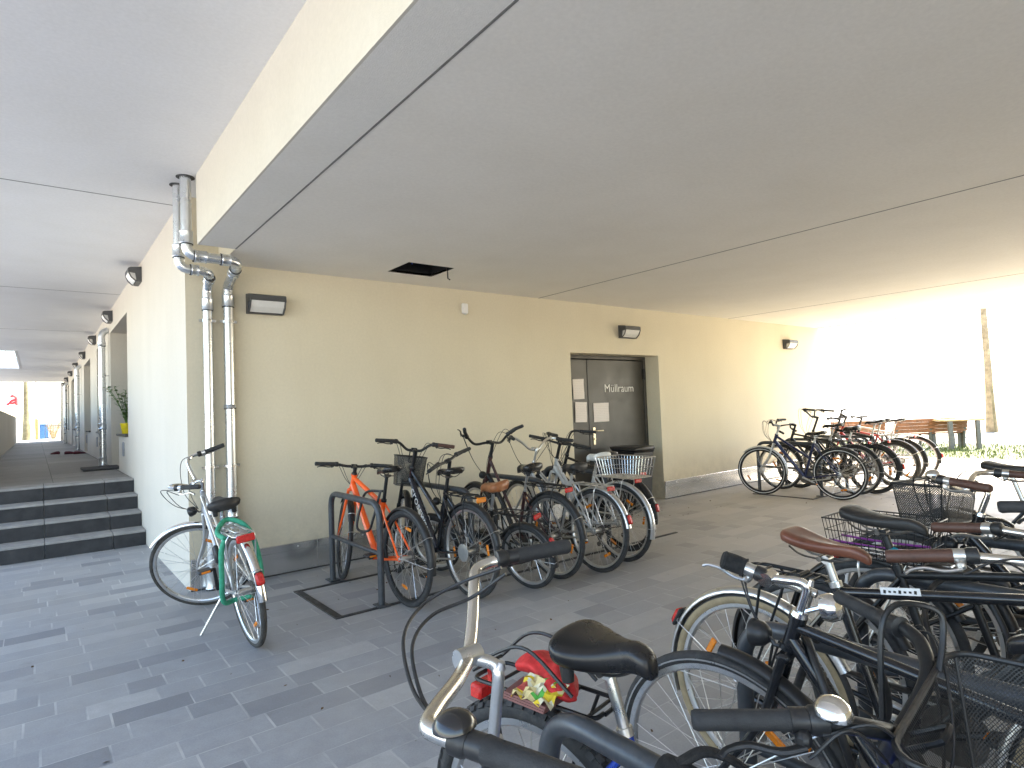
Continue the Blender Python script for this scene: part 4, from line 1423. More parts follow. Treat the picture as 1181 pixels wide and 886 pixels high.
# collars where the two pipes enter the arcade ceiling
for c, r, lab in (((-.065, -.45, H2_), .066, 'dark collar where the thick downpipe meets the arcade ceiling'), ((-.085, -.24, H2_), .058, 'dark collar where the slim downpipe meets the arcade ceiling')):
    mb = MB(); mb.lathe(V(c) - V((0, 0, .004)), (0, 0, 1), [(0, r), (.006, r)], 22); o = mb.build('pipe_collar', 'seal', None); tag(o, lab, 'collar')

# ------------------------------------------------------------------ things on the walkway
dm = thing('door_mat', 'dark door mat in front of the nearest arcade door', 'mat', (-.18, 5.95, AF + .001))
dm.location = (-.18, 5.98, AF + .001)
mb = MB(); mb.box((.0, 0, .012), (.50, .80, .024), None, .006); mb.build('mat', 'mat_rubber', dm)
def shoe(loc, rz, label):
    mb = MB()
    rings = []
    for x, w, h in ((-.13, .025, .055), (-.11, .034, .075), (-.03, .036, .070), (.05, .037, .05), (.10, .040, .036), (.13, .02, .022)):
        rings.append([V((x, cos(a) * w, max(0, (sin(a) * .5 + .5) * h))) for a in [2 * pi * k / 10 for k in range(10)]])
    mb.loft(rings); o = mb.build('shoe', 'shoe', None, angle=60); o.location = loc; o.rotation_euler = (0, 0, rz); tag(o, label, 'shoe', 'shoes left on the walkway')
shoe((-.16, 12.35, AF + .001), .4, 'dark red shoe on the walkway, the one nearer the wall')
shoe((-.32, 12.6, AF + .001), .2, 'dark red shoe on the walkway, the middle one')
shoe((-.62, 13.0, AF + .001), 2.2, 'dark shoe lying farthest out on the walkway')
pt = thing('potted_plant', 'leafy green plant in a yellow pot on the nearest arcade sill', 'plant', (.07, 4.98, 1.232))
mb = MB(); mb.lathe((0, 0, 0), (0, 0, 1), [(0, .055), (.01, .058), (.15, .082), (.155, .078), (.135, .074)], 18); mb.build('pot', 'yellow_pot', pt)
mb = MB()
rnd = random.Random(3)
mbs = MB()
for i in range(9):
    a = rnd.uniform(0, 2 * pi); L = rnd.uniform(.30, .62)
    tip = V((cos(a) * L * .30 - .06, sin(a) * L * .34 + .05, L + .12))
    pth = catmull([V((0, 0, .12)), V((tip.x * .35, tip.y * .35, .12 + L * .5)), tip], 5)
    mbs.tube(pth, .004, 5)
    for p in pth[3:]:
        for q in range(3):
            b_ = rnd.uniform(0, 2 * pi); l = rnd.uniform(.05, .10)
            d = V((cos(b_), sin(b_), rnd.uniform(-.3, .5))).normalized(); sdv = d.cross(V((0, 0, 1))).normalized() * l * .28
            mb.add([p, p + d * l * .5 + sdv, p + d * l, p + d * l * .5 - sdv], [(0, 1, 2, 3)])
mbs.build('stem', 'leaf', pt); mb.build('foliage', 'leaf', pt, smooth=False)

# ------------------------------------------------------------------ beyond the arcade: tree, sign, post, container, railing, shrub
def tree(name, label, base, h, r0, mat, seed, limbs=7, spread=2.2, twig=True, lean=(0, 0), first=.45):
    rnd = random.Random(seed)
    t = thing(name, label, 'tree', base)
    mb = MB()
    pts = []
    for i in range(9):
        k = i / 8
        pts.append(V((lean[0] * k + rnd.uniform(-.04, .04) * k, lean[1] * k + rnd.uniform(-.04, .04) * k, h * k)))
    pth = catmull(pts, 3)
    rs = [lerp(r0, r0 * .25, (i / (len(pth) - 1)) ** 1.1) * (1 + (.35 * (1 - i / 4) if i < 4 else 0)) * rnd.uniform(.95, 1.05) for i in range(len(pth))]
    mb.tube(pth, rs, 10)
    mb.build('trunk', mat, t)
    mb = MB()
    def grow(p, d, L, r, lev):
        q = [p]
        for k in range(4):
            d = (d + V((rnd.uniform(-.25, .25), rnd.uniform(-.25, .25), rnd.uniform(-.05, .22)))).normalized()
            q.append(q[-1] + d * L / 4)
        mb.tube(q, [lerp(r, r * .45, i / 4) for i in range(5)], 5 if lev else 4)
        if lev:
            for j in range(3 + (lev > 1)):
                k = rnd.randint(1, 4)
                grow(q[k], (d + V((rnd.uniform(-.9, .9), rnd.uniform(-.9, .9), rnd.uniform(-.3, .6)))).normalized(), L * rnd.uniform(.45, .7), r * .42, lev - 1)
    for i in range(limbs):
        k = lerp(first, .98, i / max(1, limbs - 1)); a = i * 2.4 + rnd.uniform(-.4, .4)
        p = pth[int(k * (len(pth) - 1))]
        grow(p, V((cos(a), sin(a), .55)).normalized(), spread * (1.1 - k * .4), r0 * .30, 2)
    mb.build('branches', mat, t)
    return t
FZ = .60
tree('street_tree', 'mossy leaning tree trunk beyond the far end of the arcade', (-1.42, 38, FZ), 8.5, .15, 'bark_green', 5, limbs=6, first=.5)
tree('street_tree', 'pale bare tree behind the pharmacy sign', (-3.6, 46, FZ), 9, .12, 'bark', 9, limbs=8, first=.25)
sg = thing('pharmacy_sign', 'white lit-box pharmacy sign with a red letter on a bracket', 'sign', (-2.0, 38, FZ))
mb = MB(); mb.box((0, 0, 2.22), (.78, .16, .98), None, .03); mb.build('sign_box', 'sign_white', sg)
mb = MB(); mb.box((.46, 0, 2.66), (.20, .05, .05)); mb.box((.46, 0, 1.78), (.20, .05, .05)); mb.cyl((.58, .0, 0), (.58, 0, 3.3), .045, n=10); mb.build('sign_post', 'galv', sg)
mb = MB()   # red gothic letter: arch, stem, foot and inner bowl as one flat ribbon
yy = -.088
mb.xf = lambda p: V((p.x * .78, p.y, (p.z - 2.22) * .78 + 2.22))
mb.tube([(-.12, yy, 2.50), (.0, yy, 2.58), (.14, yy, 2.53), (.20, yy, 2.40), (.20, yy, 1.96)], [.06, .085, .09, .09, .09], 6)
mb.tube([(.18, yy, 2.30), (.0, yy, 2.25), (-.12, yy, 2.16), (-.12, yy, 2.06), (-.02, yy, 2.02), (.12, yy, 2.10)], .075, 6)
mb.tube([(-.12, yy, 2.1), (-.26, yy, 1.98), (-.30, yy, 1.90)], .075, 6)
mb.tube([(.2, yy, 1.98), (.28, yy, 1.92)], .07, 6)
mb.build('letter', 'sign_red', sg)
ps = thing('marker_post', 'thick rust-orange post with a slim pole on top', 'post', (-.955, 38, FZ))
mb = MB(); mb.box((0, 0, .58), (.15, .15, 1.16), None, .02); mb.build('post', 'orange_post', ps)
mb = MB(); mb.cyl((-.03, .0, 1.16), (-.03, 0, 4.6), .03, n=8); mb.build('pole', 'bark', ps)
bc = thing('blue_container', 'blue container box beyond the walkway railing', 'container', (-.62, 38.5, FZ))
mb = MB(); mb.box((0, 0, .42), (.42, .5, .80), None, .03); mb.build('body', 'blue_sheet', bc)
mb = MB(); mb.box((0, 0, .845), (.46, .54, .05), None, .015); mb.build('lid', 'blue_sheet', bc)
rl = thing('railing', 'thin grey railing at the far end of the walkway', 'railing', (.0, 36, FZ))
mb = MB(); mb.cyl((-.62, 0, .76), (1.6, 0, .76), .022, n=8); mb.cyl((-.62, 0, .12), (1.6, 0, .12), .018, n=8); mb.build('rail', 'anthracite', rl)
mb = MB()
for i in range(19):
    mb.cyl((-.6 + i * .12, 0, 0 if i % 6 == 0 else .12), (-.6 + i * .12, 0, .76), .016 if i % 6 == 0 else .008, n=6)
mb.build('bars', 'anthracite', rl)
sh = thing('shrub', 'dry straw-coloured shrub behind the far railing', 'shrub', (-.22, 37.2, FZ))
mb = MB(); rnd = random.Random(12)
for i in range(120):
    a = rnd.uniform(0, 2 * pi); L = rnd.uniform(.5, 1.5)
    d = V((cos(a) * .28, sin(a) * .28, 1)); p = V((cos(a) * .06, sin(a) * .06, 0))
    mb.tube([p, p + d * L * .5 + V((rnd.uniform(-.05, .05), 0, 0)), p + d * L + V((rnd.uniform(-.15, .15), 0, -.06))], [.008, .006, .003], 3, cap=False)
M['straw'] = simple('straw', (.45, .34, .20), .8, 0, .3)
mb.build('twigs', 'straw', sh, smooth=False)

# ------------------------------------------------------------------ courtyard: grass, bench, table, tree, stake
def grass_mat():
    m, nt, b = new_mat('spring_grass')
    n = noise(nt, 3, 5, .7)
    c = ramp(nt, n, [(.3, (.045, .075, .010)), (.6, (.075, .115, .016)), (.8, (.13, .135, .04))])
    link(nt, c, b.inputs['Base Color']); b.inputs['Roughness'].default_value = .7
    return m
M['grass'] = grass_mat()
sheet('lawn', 14.2, 18.1, -26, 5, .006, 'grass')
mb = MB(); rnd = random.Random(21)
for i in range(9000):
    x = rnd.uniform(14.12, 18.2); y = rnd.uniform(-7, 4.0)
    if rnd.random() < .35 * ((x - 14) / 4): continue
    a = rnd.uniform(0, 2 * pi); h = rnd.uniform(.04, .12); w = .008
    d = V((cos(a) * w, sin(a) * w, 0)); p = V((x, y, .004)); lean_ = V((rnd.uniform(-.05, .05), rnd.uniform(-.05, .05), h))
    mb.add([p - d, p + d, p + lean_], [(0, 1, 2)])
tag(mb.build('grass', 'grass', None, smooth=False), kind='stuff')

M['greypost'] = simple('grey_post', (.125, .13, .135), .5, .3, .2)
def bench(x, y, rz, label, L=1.9):
    t = thing('park_bench', label, 'bench', (x, y, .0), (0, 0, rz), 'wooden benches on the courtyard lawn')
    # local +X along the seat, sitter faces -Y ; backrest at +Y
    t.scale = (1, 1, .87)
    mb = MB()
    for i in range(4):
        mb.box((0, -.30 + i * .11, .44), (L, .095, .035), None, .006)
    mb.build('seat', 'wood', t, smooth=False)
    mb = MB()
    for i in range(4):
        mb.box((0, .10 + i * .018, .52 + i * .098), (L, .03, .0945), None, .006)
    mb.build('backrest', 'wood', t, smooth=False)
    for sx in (-L / 2 + .06, L / 2 - .06, 0):
        mb = MB()
        mb.box((sx, .08, .42), (.06, .05, .84), Matrix.Rotation(radians(-6), 3, 'X'), .005)
        mb.box((sx, -.30, .21), (.06, .05, .42), None, .005); mb.box((sx, -.10, .405), (.055, .42, .035), None, .004)
        mb.build('leg', 'greypost', t, smooth=False)
# sitters look across the courtyard; the slatted backs are turned to the passage
ang = radians(-38)
bench(16.42, -.08, ang + pi, 'slatted wooden bench on the lawn with its back to the passage', 1.8)
bench(15.05, 1.05, ang + pi, 'slatted wooden bench partly hidden behind the parked bicycles', 1.35)
tb = thing('garden_table', 'garden table with a pale wooden top on grey posts', 'table', (16.62, -.62, 0), (0, 0, ang))
M['palewood'] = simple('pale_wood', (.50, .36, .20), .6, 0, .3, 10)
mb = MB()
for i in range(5):
    mb.box((0, -.26 + i * .13, .70), (.95, .118, .04), None, .006)
mb.build('table_top', 'palewood', tb, smooth=False)
M['greypost'] = simple('grey_post', (.125, .13, .135), .5, .3, .2)
for sx, sy in ((-.36, -.3), (-.36, .3), (.30, -.3), (.30, .3)):
    mb = MB(); mb.box((sx, sy, .335), (.10, .06, .69), None, .006); mb.build('leg', 'greypost', tb, smooth=False)
tree('courtyard_tree', 'pale smooth tree trunk beyond the lawn in the sunny courtyard', (24.0, .47, 0), 9, .13, 'bark', 31, limbs=6, first=.62, spread=2.0)
tree('courtyard_tree', 'bare tree whose thin twigs hang in from the right of the courtyard', (25.5, -2.2, 0), 8, .11, 'bark', 44, limbs=8, first=.34, spread=2.4)
mb = MB(); mb.tube([(24.0 - .30, .30, 0), (24.0 - .26, .34, 1.5)], .035, 8); tag(mb.build('tree_stake', 'bark_green', None), 'dark stake beside the pale tree trunk', 'stake')

# black wheelie bin by the door
bn = thing('wheelie_bin', 'black wheelie bin standing by the steel door', 'bin', (5.28, -.18, 0))
bn.scale = (.80, .80, .98)
mb = MB()
mb.loft([[V((sx * w, sy * d, z)) for sx, sy in ((-1, -1), (1, -1), (1, 1), (-1, 1))] for w, d, z in ((.19, .18, .02), (.20, .19, .06), (.245, .235, .76), (.26, .25, .78))])
mb.build('body', 'black_plastic', bn, smooth=False)
mb = MB(); mb.box((0, -.01, .815), (.53, .54, .06), None, .025); mb.tube(bend([(-.2, .26, .80), (-.2, .32, .83), (.2, .32, .83), (.2, .26, .80)], .03, 3), .014, 8); mb.build('lid', 'black_plastic', bn)
for sx in (-1, 1):
    mb = MB(); mb.lathe((sx * .215, .17, .085), (sx, 0, 0), [(0, .085), (.04, .085)], 16); mb.build('wheel', 'rubber', bn)
CAB1 = [(-0.28, -4.646, 1.094), (-0.322, -4.573, 1.061), (-0.388, -4.533, 1.024), (-0.457, -4.579, 0.991), (-0.493, -4.675, 0.942), (-0.517, -4.809, 0.936)]
CAB2 = [(-0.28, -4.659, 1.085), (-0.32, -4.599, 1.036), (-0.395, -4.577, 1.015), (-0.459, -4.615, 0.987), (-0.488, -4.692, 0.939), (-0.517, -4.809, 0.936)]

# ================================================================== BICYCLE STANDS
def make_stand(x, y0, y1, label, group, h=.76):
    t = thing('bike_stand', label, 'bike stand', (x, (y0 + y1) / 2, 0), group=group)
    c = V((x, (y0 + y1) / 2, 0)); X_ = lambda p: p - c
    mb = MB(X_)
    r = .024
    mb.tube(bend([(x, y0, .0), (x, y0, h - r), (x, y1, h - r), (x, y1, .0)], .13, 9), r, 18)
    mb.build('hoop', 'rack_paint', t)
    mb = MB(X_); mb.tube([(x, y0 - .0, .375), (x, y1 + .0, .375)], .016, 12); mb.build('crossbar', 'rack_paint', t)
    for y in (y0, y1):
        mb = MB(X_); mb.box((x, y, .009), (.09, .12, .010), None, .003); mb.build('base_plate', 'rack_paint', t, smooth=False)
    return t
GS = 'hoop stands in a row'
for x, lab in ((.98, 'hoop stand holding the orange bicycle'), (1.78, 'hoop stand next to the bicycle with the tan leather saddle'), (2.58, 'hoop stand between the tall dark bicycle and the silver one'), (3.38, 'hoop stand beside the bicycle with the white saddle')):
    make_stand(x, -.56, -1.48, lab, GS)
for x, lab in ((7.62, 'hoop stand holding the navy and silver bicycle'), (8.42, 'second hoop stand from the left in the sunlit row'), (9.22, 'hoop stand behind the mountain bicycle in the sunlit row'), (10.02, 'farthest hoop stand in the sunlit row')):
    make_stand(x, -.62, -1.54, lab, GS)
for x, lab in ((-.10, 'nearest hoop stand, between the silver swept handlebar and the toy bundle'), (.68, 'hoop stand left of the bicycle with the brown saddle'), (1.48, 'hoop stand right of the brown saddle, under the brown handlebar grip'), (2.29, 'hoop stand behind the wire basket with purple cords')):
    make_stand(x, -4.55, -5.47, lab, GS)
# flat steel rails let into the paving
M['rail'] = simple('floor_rail_steel', (.045, .046, .05), .55, .3, .35, 10, .2, 60, grime=(.13, .12, .10))
def floor_rails(x0, x1, ya, yb, label):
    t = thing('floor_rail', label, 'floor rail', (x0, ya, 0), group='steel rails under the bicycle stands')
    X_ = lambda p: p - V((x0, ya, 0))
    for y in (ya, yb):
        mb = MB(X_); mb.box(((x0 + x1) / 2, y, .002), (x1 - x0, .034, .012), None, .003); mb.build('rail', 'rail', t, smooth=False)
    mb = MB(X_); mb.box((x0 + .030, (ya + yb) / 2, .002), (.06, abs(yb - ya) - .04, .010), None, .003); mb.build('end_rail', 'rail', t, smooth=False)
floor_rails(.62, 4.4, -.66, -1.50, 'dark steel floor rails under the row of bicycles along the wall')
floor_rails(7.3, 10.4, -.70, -1.56, 'dark steel floor rails under the sunlit row of bicycles')

# ================================================================== BICYCLES
GB = 'bicycles parked at the stands along the cream wall'
GC = 'bicycles parked at the sunlit end of the passage'
GD = 'bicycles parked at the stands in the foreground'

# --- lone silver bicycle at the corner
root, k = make_bike('silver city bicycle with a green sleeved lock, on its kickstand by the downpipes', .065, -1.60, 91, -7, None,
    frame='mixte', fm='silver', steer=62, bar='city', barm='chrome', stemm='chrome', quill=True, bar_z=.98, saddle='comfort', sm='saddle_matt', saddle_z=.87, sp=7,
    guards=('chrome', 'chrome'), rack='alu', rack_z=.715, rack_x0=-.17, tail='wide', tail_a=158, rg_end=178, stand='down', stand_dz=.03, guard=None, hl=.15, postm='chrome', ext=.06, wb=1.01, tw=.031, tyre='rubber_dust', ra=60, levers=True, leverm='alu', fg_end=178, tail_mat='reflector_red', crank=-65, tr=.0125)
mb = MB()
z0 = .70
mb.tube(catmull([(-.02, .075, .69), (.10, .085, .72), (.22, .0, .76), (.14, -.08, .72), (.0, -.095, .62), (-.01, -.10, .40), (.10, -.075, .28), (.20, .02, .25), (.14, .10, .28), (.04, .11, .46), (.0, .10, .62), (-.02, .075, .69)], 7), .0155, 12)
lk = mb.build('cable_lock', 'green_lock', root)
mb = MB(); mb.box((.05, .118, .60), (.05, .03, .11), Matrix.Rotation(.3, 3, 'Y'), .01); mb.build('lock_body', 'black_plastic', lk)

# --- row along the wall, left to right
make_bike('bright orange bicycle with black flat handlebar locked to the first stand', 1.115, -1.62, 92, 0, GB, frame='slope', fm='orange', fm2='orange', forkm='orange',
    bar='flat', bar_z=.95, ext=.06, gap=.085, hl=.12, saddle_z=.97, postm='black_satin', guards=('black_plastic', 'black_plastic'), rack=None, tail=None, head=False, guard=None, tr=.0175, tw=.036, rimm='black_satin', steer=-18, fg_end=150, rg_end=190, stand=False, ra=100, loop=.07, seat_len=.46, crank=-20)
mb = MB(); mb.tube(catmull([(1.10, -1.30, .80), (1.06, -1.10, .78), (1.04, -1.02, .66), (1.00, -1.04, .50), (1.02, -1.2, .50), (1.03, -1.27, .60), (1.08, -1.30, .80)], 6), .010, 8)
tag(mb.build('folding_lock', 'black_plastic', None), 'black folding lock hanging on the orange bicycle and its stand', 'lock')
make_bike('black trekking bicycle with white frame lettering, front mesh basket and one brown grip', 1.56, -1.79, 92, 0, GB, frame='trapez', fm='black_gloss', fm2='ink', fork='susp', forkm='black_satin', text=('crossway', .11, 'white'),
    bar='riser', bar_z=1.06, steer=-24, gripm_r='brown_grip', basket=dict(lx=.22, ly=.23, h=.25, dz=-.31, dx=.16, m='wire_mesh_fine', taper=1.15), saddle='trek', saddle_z=.93, rack='black_satin', tail='rack', tail_mat='reflector_orange', disc='disc', head=False, guard=None, postm='black_satin', rg_end=165, tw=.037, gap=.10, ra=170, tr=.0185, rack_x0=-.14, stand='up', crank=80, seat_len=.48)
make_bike('small-wheeled folding bicycle with a tan leather saddle', 2.03, -1.92, 104, -9, GB, frame='fold', R=.252, tw=.036, fm='black_satin', wb=1.0, cs=.40, bbz=.28, saddle='comfort', sm='tan_leather', saddle_z=.80, bar='flat', bar_z=.98, ext=.02, hl=.13, seat_len=.34,
    guards=('black_plastic', 'black_plastic'), rack='black_satin', rack_z=.60, rack_x0=-.13, tail='both', rg_end=190, nsp=24, postm='alu', refl=False, steer=10, tail_a=150, spring=False, gap=.10)
make_bike('tall dark bicycle with high swept handlebar and silver seat post', 2.34, -1.86, 91, -2, GB, frame='wave', fm='maroon', fm2='black_gloss', bar=[(0, 0, 0), (0, .05, -.005), (.02, .14, -.01), (.02, .21, .05), (-.02, .26, .10), (-.10, .31, .135)], bar_z=1.08, ext=.06, hl=.21, gap=.06, saddle='comfort', saddle_z=.89, rack='black_satin', tail='rack', guard='black_plastic', steer=-6, tw=.037, ra=200, seat_len=.42, bell=None, rg_end=176, tail_mat='reflector_red', crank=100)
make_bike('silver ladies bicycle with chrome rack and round black saddle', 2.71, -1.97, 90, 2, GB, frame='mixte', fm='silver', bar='city', bar_z=1.0, ext=.05, barm='alu', stemm='alu', quill=True, saddle='comfort', sm='saddle_matt', saddle_z=.86, guards=('alu', 'alu'), rack='alu', rack_z=.72, tail='both', tail_a=160, rg_end=170, ra=60, steer=-8, tr=.013, tw=.038, crank=150, rack_x0=-.15, guard='alu')
make_bike('silver bicycle with a white saddle and a wire basket on its rack', 3.11, -1.89, 90, 0, GB, frame='wave', fm='silver_white', bar='flat', bar_z=1.02, saddle='comfort', sm='saddle_white', saddle_z=.92, guards=('silver', 'silver'), rack='alu', rack_z=.745, rear_basket=dict(m='chrome', lx=.36, ly=.26, h=.17, dx=-.035, taper=1.18, pitch=.030, r=.0022), tail='rack', steer=-42, ra=120, rg_end=196, tw=.038, guard='silver', crank=60, postm='alu')
make_bike('all-black bicycle at the right end of the row, next to the wheelie bin', 3.42, -1.66, 90, 3, GB, frame='diamond', fm='black_gloss', bar='city', bar_z=1.0, saddle_z=.90, rack='black_satin', tail='both', ra=10, rimm='black_satin', tw=.038, steer=8, rg_end=188, tail_a=165)

# --- sunlit row
make_bike('navy bicycle with silver fork and white-walled tyres, first of the sunlit row', 7.48, -1.86, 98, 0, GC, frame='trapez', fm='navy', fm2='navy', fork='rigid', forkm='silver', bar='riser', bar_z=1.0, stemm='silver', saddle='trek', saddle_z=.90, rack=None, guards=('silver', 'black_plastic'), tail=None, wall='sign_white', wq=(98, 108, 118), tw=.039, steer=4, refl=True, ra=80, rg_end=130, fg_end=185, tr=.018, head=False, wb=1.04, guard='black_plastic', rimm='black_satin')
make_bike('dark bicycle right behind the navy one in the sunlit row', 8.05, -1.82, 93, -2, GC, frame='diamond', fm='black_satin', bar=[(0, 0, 0), (0, .06, 0), (.03, .18, .0), (.09, .21, -.02), (.10, .21, -.07), (.02, .21, -.12)], bar_z=.98, saddle_z=.98, saddle='sport', rack='black_satin', tail='rack', ra=30, head=False, cables=False, grip_len=.06, levers=False)
make_bike('dark green-grey bicycle leaning in the middle of the sunlit row', 8.28, -1.96, 91, 3, GC, frame='wave', fm='ink', bar='city', bar_z=1.08, saddle='comfort', saddle_z=.92, tail='both', ra=10, tw=.039, rimm='black_satin')
make_bike('dusty mountain bicycle with fat tyres in the sunlit row', 9.10, -1.95, 88, 0, GC, frame='slope', fm='black_satin', fm2='concrete', fork='susp', forkm='black_satin', bar='flat', bar_z=1.02, saddle_z=.98, rack=None, guards=(None, 'black_plastic'), rg_end=150, tw=.056, tyre='rubber_dust', rimm='alu', ra=40, head=False, tail=None, guard=None, tr=.02)
make_bike('red bicycle with black saddle behind the dusty mountain bicycle', 9.60, -1.86, 92, -2, GC, frame='slope', fm='red', fm2='red', bar='riser', bar_z=1.05, saddle_z=.98, rack='alu', tail='rack', ra=140, tw=.04, steer=20)
make_bike('pale thin-tyred bicycle at the far right of the sunlit row', 10.15, -1.86, 90, 2, GC, frame='diamond', fm='silver_white', bar='flat', bar_z=1.0, saddle_z=.96, rack=None, guards=('black_plastic', 'black_plastic'), tail='fender', ra=60, tw=.032, tyre='rubber_dust')

# --- foreground row
root, k = make_bike('bicycle with the bright swept aluminium handlebar closest to the viewer', -.30, -5.51, 91, 0, GD, hi=True, frame='diamond', fm='black_satin', forkm='black_satin', R=.31, wb=1.0, ha=79, bar_yaw=47.1, stem_yaw=True, steer=0, bar_r=.0127, cables=False,
    bar=[(0, 0, 0), (0.002, 0.035, 0.0), (0.005, 0.111, 0.017), (0.013, 0.212, 0.043), (0.014, 0.265, 0.053), (-0.009, 0.29, 0.057), (-0.04, 0.306, 0.057), (-0.076, 0.324, 0.057), (-0.193, 0.38, 0.049)], barm='alu_satin', stemm='alu', quill=True, ext=.055, bar_z=.925, clamp_dz=.025, hl=.095, gap=.05, grip_len=.125, grip_r=.0172,
    saddle_z=.90, bell=(1, 'black_gloss', .030), head=False, rack='black_satin', ra=10, leverm='black_plastic', cs=.45)
from mathutils import Euler
mw = Euler(root.rotation_euler).to_matrix().to_4x4(); mw.translation = root.location; root_inv = mw.inverted()
for pts in (CAB1, CAB2):
    mb = MB(lambda q: (root_inv @ q)); mb.tube(catmull(pts, 8), .0034, 8); mb.build('brake_cable', 'black_plastic', root)
root, k = make_bike('blue bicycle with wide black saddle, knobbly tyre and a red toy bundle on its rack', -.033, -4.415, 281.5, 0, GD, hi=True, frame='trapez', fm='blue', fm2='blue', R=.342, wb=.973, cs=.385, tw=.052, knob=True, saddle='comfort', sm='saddle_black', saddle_z=.862, sp=6, seat_len=.42, postm='alu',
    guards=(None, None), rack='black_satin', rack_z=.725, rack_x0=-.14, tail='rack', tail_drop=.03, tail_mat='reflector_red', spring=False, steer=-5, bar_z=.82, ext=.015, hl=.07, gap=.03, bar_r=.0127,
    bar=[(0, 0, 0), (0.0, 0.05, 0.0), (0.029, 0.11, 0.068), (0.009, 0.178, 0.102), (-0.03, 0.217, 0.113), (-0.069, 0.242, 0.113), (-0.17, 0.323, 0.113)], barm='black_satin', gripm='grip', grip_r=.0145, bell=(-1, 'chrome', .026), head=True,
    basket=dict(lx=.25, ly=.34, h=.25, dz=-.16, dx=.20, taper=1.25), guard='black_plastic', ra=110, disc=None, loop=.06, crank=-10)
BX = root
mw = Euler(root.rotation_euler).to_matrix().to_4x4(); mw.translation = root.location; binv = mw.inverted()
mb = MB(lambda q: binv @ q)
mb.tube(catmull([(0.15, -5.138, 0.847), (0.171, -5.136, 0.986), (0.198, -5.147, 1.027), (0.243, -5.169, 1.026), (0.263, -5.197, 1.012), (0.255, -5.202, 0.975), (0.227, -5.202, 0.924)], 6), .0052, 8)
mb.build('basket_handle', 'black_satin', root)
root, k = make_bike('black bicycle with chrome headset, taped handlebar and one open bar end', .53, -5.63, 89.5, 0, GD, hi=True, frame='diamond', fm='black_gloss', quill=True, stemm='chrome', barm='alu_satin', bar_z=.93, ext=.10, hl=.095, gap=.055, bar_yaw=-72,
    bar=[(0, 0, 0), (.0, .03, .0), (.004, .055, .003), (.006, .085, .004), (.0, .115, .004)], gripm='cloth_black', grip_r=.024, grip_len=.055, steer=8, leverm='alu', saddle_z=.92, guards=('black_plastic', 'black_plastic'), fg0=92, fg_end=176, fg_lift=.022, head=True, loop=.06, bell=None, ra=60, rimm='chrome', tw=.033, wall='alu', wq=(84, 90, 96), no_grip=-1)
mb = MB(k['X'])
q_ = k['ht'] + V((-.055, -.01, .03))
mb.lathe(q_, (-1, 0, .15), [(0, .012), (.003, .031), (.018, .034), (.024, .034), (.040, .028), (.048, .012), (.049, .001)], 22)
mb.cyl(q_ + V((.05, .01, -.02)), q_, .007, n=8)
mb.build('bell', 'chrome', root)
root, k = make_bike('black bicycle with brown saddle, brown grips and tan-walled tyres', 1.06, -4.36, 270.5, 0, GD, hi=True, frame='diamond', fm='black_gloss', fm2='black_satin', wall='tan', saddle='sport', sm='brown_leather', groove=True, saddle_z=.915, sp=-2, postm='alu', guards=('alu', 'alu'), rg_end=198, tail='fender', tail_a=150, tail_mat='reflector_red',
    rack='black_satin', rack_z=.79, rack_x0=-.02, steer=8, bar=[(0, 0, 0), (.01, .06, 0), (.02, .15, .03), (-.02, .22, .05), (-.09, .255, .055), (-.16, .275, .055), (-.29, .31, .04)], bar_z=.93, ext=.03, barm='alu_satin', stemm='alu', quill=True, gripm='brown_grip', leverm='alu', ra=150, seat_len=.52, tr=.0165, head=True, bell=None)
mb = MB(); d_ = (k['H2'] - (k['seat_top'] - k['sd'] * .02)); m_ = lerp(k['seat_top'], k['H2'], .36)
dn = d_.normalized()
mb.box(m_ + V((0, -.0155, 0)), (.11, .0025, .022), Matrix.Rotation(-atan2(d_.z, d_.x), 3, 'Y'), .001); pl_ = mb.build('frame_plate', 'sign_white', k['fo'])
mb = MB()
for i in range(7):
    mb.box(m_ + dn * (-.042 + i * .014) + V((0, -.0172, -.001)), (.007, .001, .006 + .004 * (i % 3 == 0)), None)
mb.build('plate_print', 'black_plastic', pl_, smooth=False)
root, k = make_bike('black bicycle with black sport saddle and a teal clip light', 1.40, -4.42, 270, 0, GD, hi=True, frame='diamond', fm='black_satin', saddle='sport', sm='saddle_matt', saddle_z=.955, postm='black_satin', guards=('black_plastic', 'black_plastic'), rack=None, tail=None,
    bar='city', bar_z=.98, ra=20, seat_len=.52)
mb = MB(); mb.lathe(k['seat_top'] + V((-.01, 0, .05)) + V((0, -.03, 0)), (0, 1, 0), [(0, .012), (.03, .026), (.05, .012)], 12); mb.build('clip_light', 'teal', root)
make_bike('dark bicycle carrying a black wire basket with purple cords on a silver rack', 1.83, -4.46, 270, 0, GD, hi=True, frame='diamond', fm='black_satin', saddle='trek', sm='saddle_matt', saddle_z=.70, postm='black_satin', guards=('black_plastic', 'black_plastic'), rack='alu', rack_z=.715, rack_x0=-.12, rear_basket=dict(m='black_satin', lx=.34, ly=.26, h=.15, dx=.02, taper=1.12, cord=True, pitch=.026), tail='rack', tail_mat='reflector_dull', bar='flat', bar_z=.88, ra=20, seat_len=.34, levers=False, cables=False)
make_bike('black bicycle with chrome headset, brown grips and a mesh basket in front', 2.10, -5.60, 90, 0, GD, hi=True, frame='diamond', fm='black_gloss', quill=True, stemm='chrome', barm='alu_satin', gripm='brown_grip', bar='swept', bar_z=.985, ext=.08, hl=.13, leverm='alu', basket=dict(lx=.17, ly=.30, h=.17, dz=-.15, dx=.12, m='wire_mesh_fine'), head=True, bell=(1, 'chrome', .028), ra=60, steer=-6, guards=('black_plastic', 'black_plastic'), saddle_z=.93, saddle='trek')
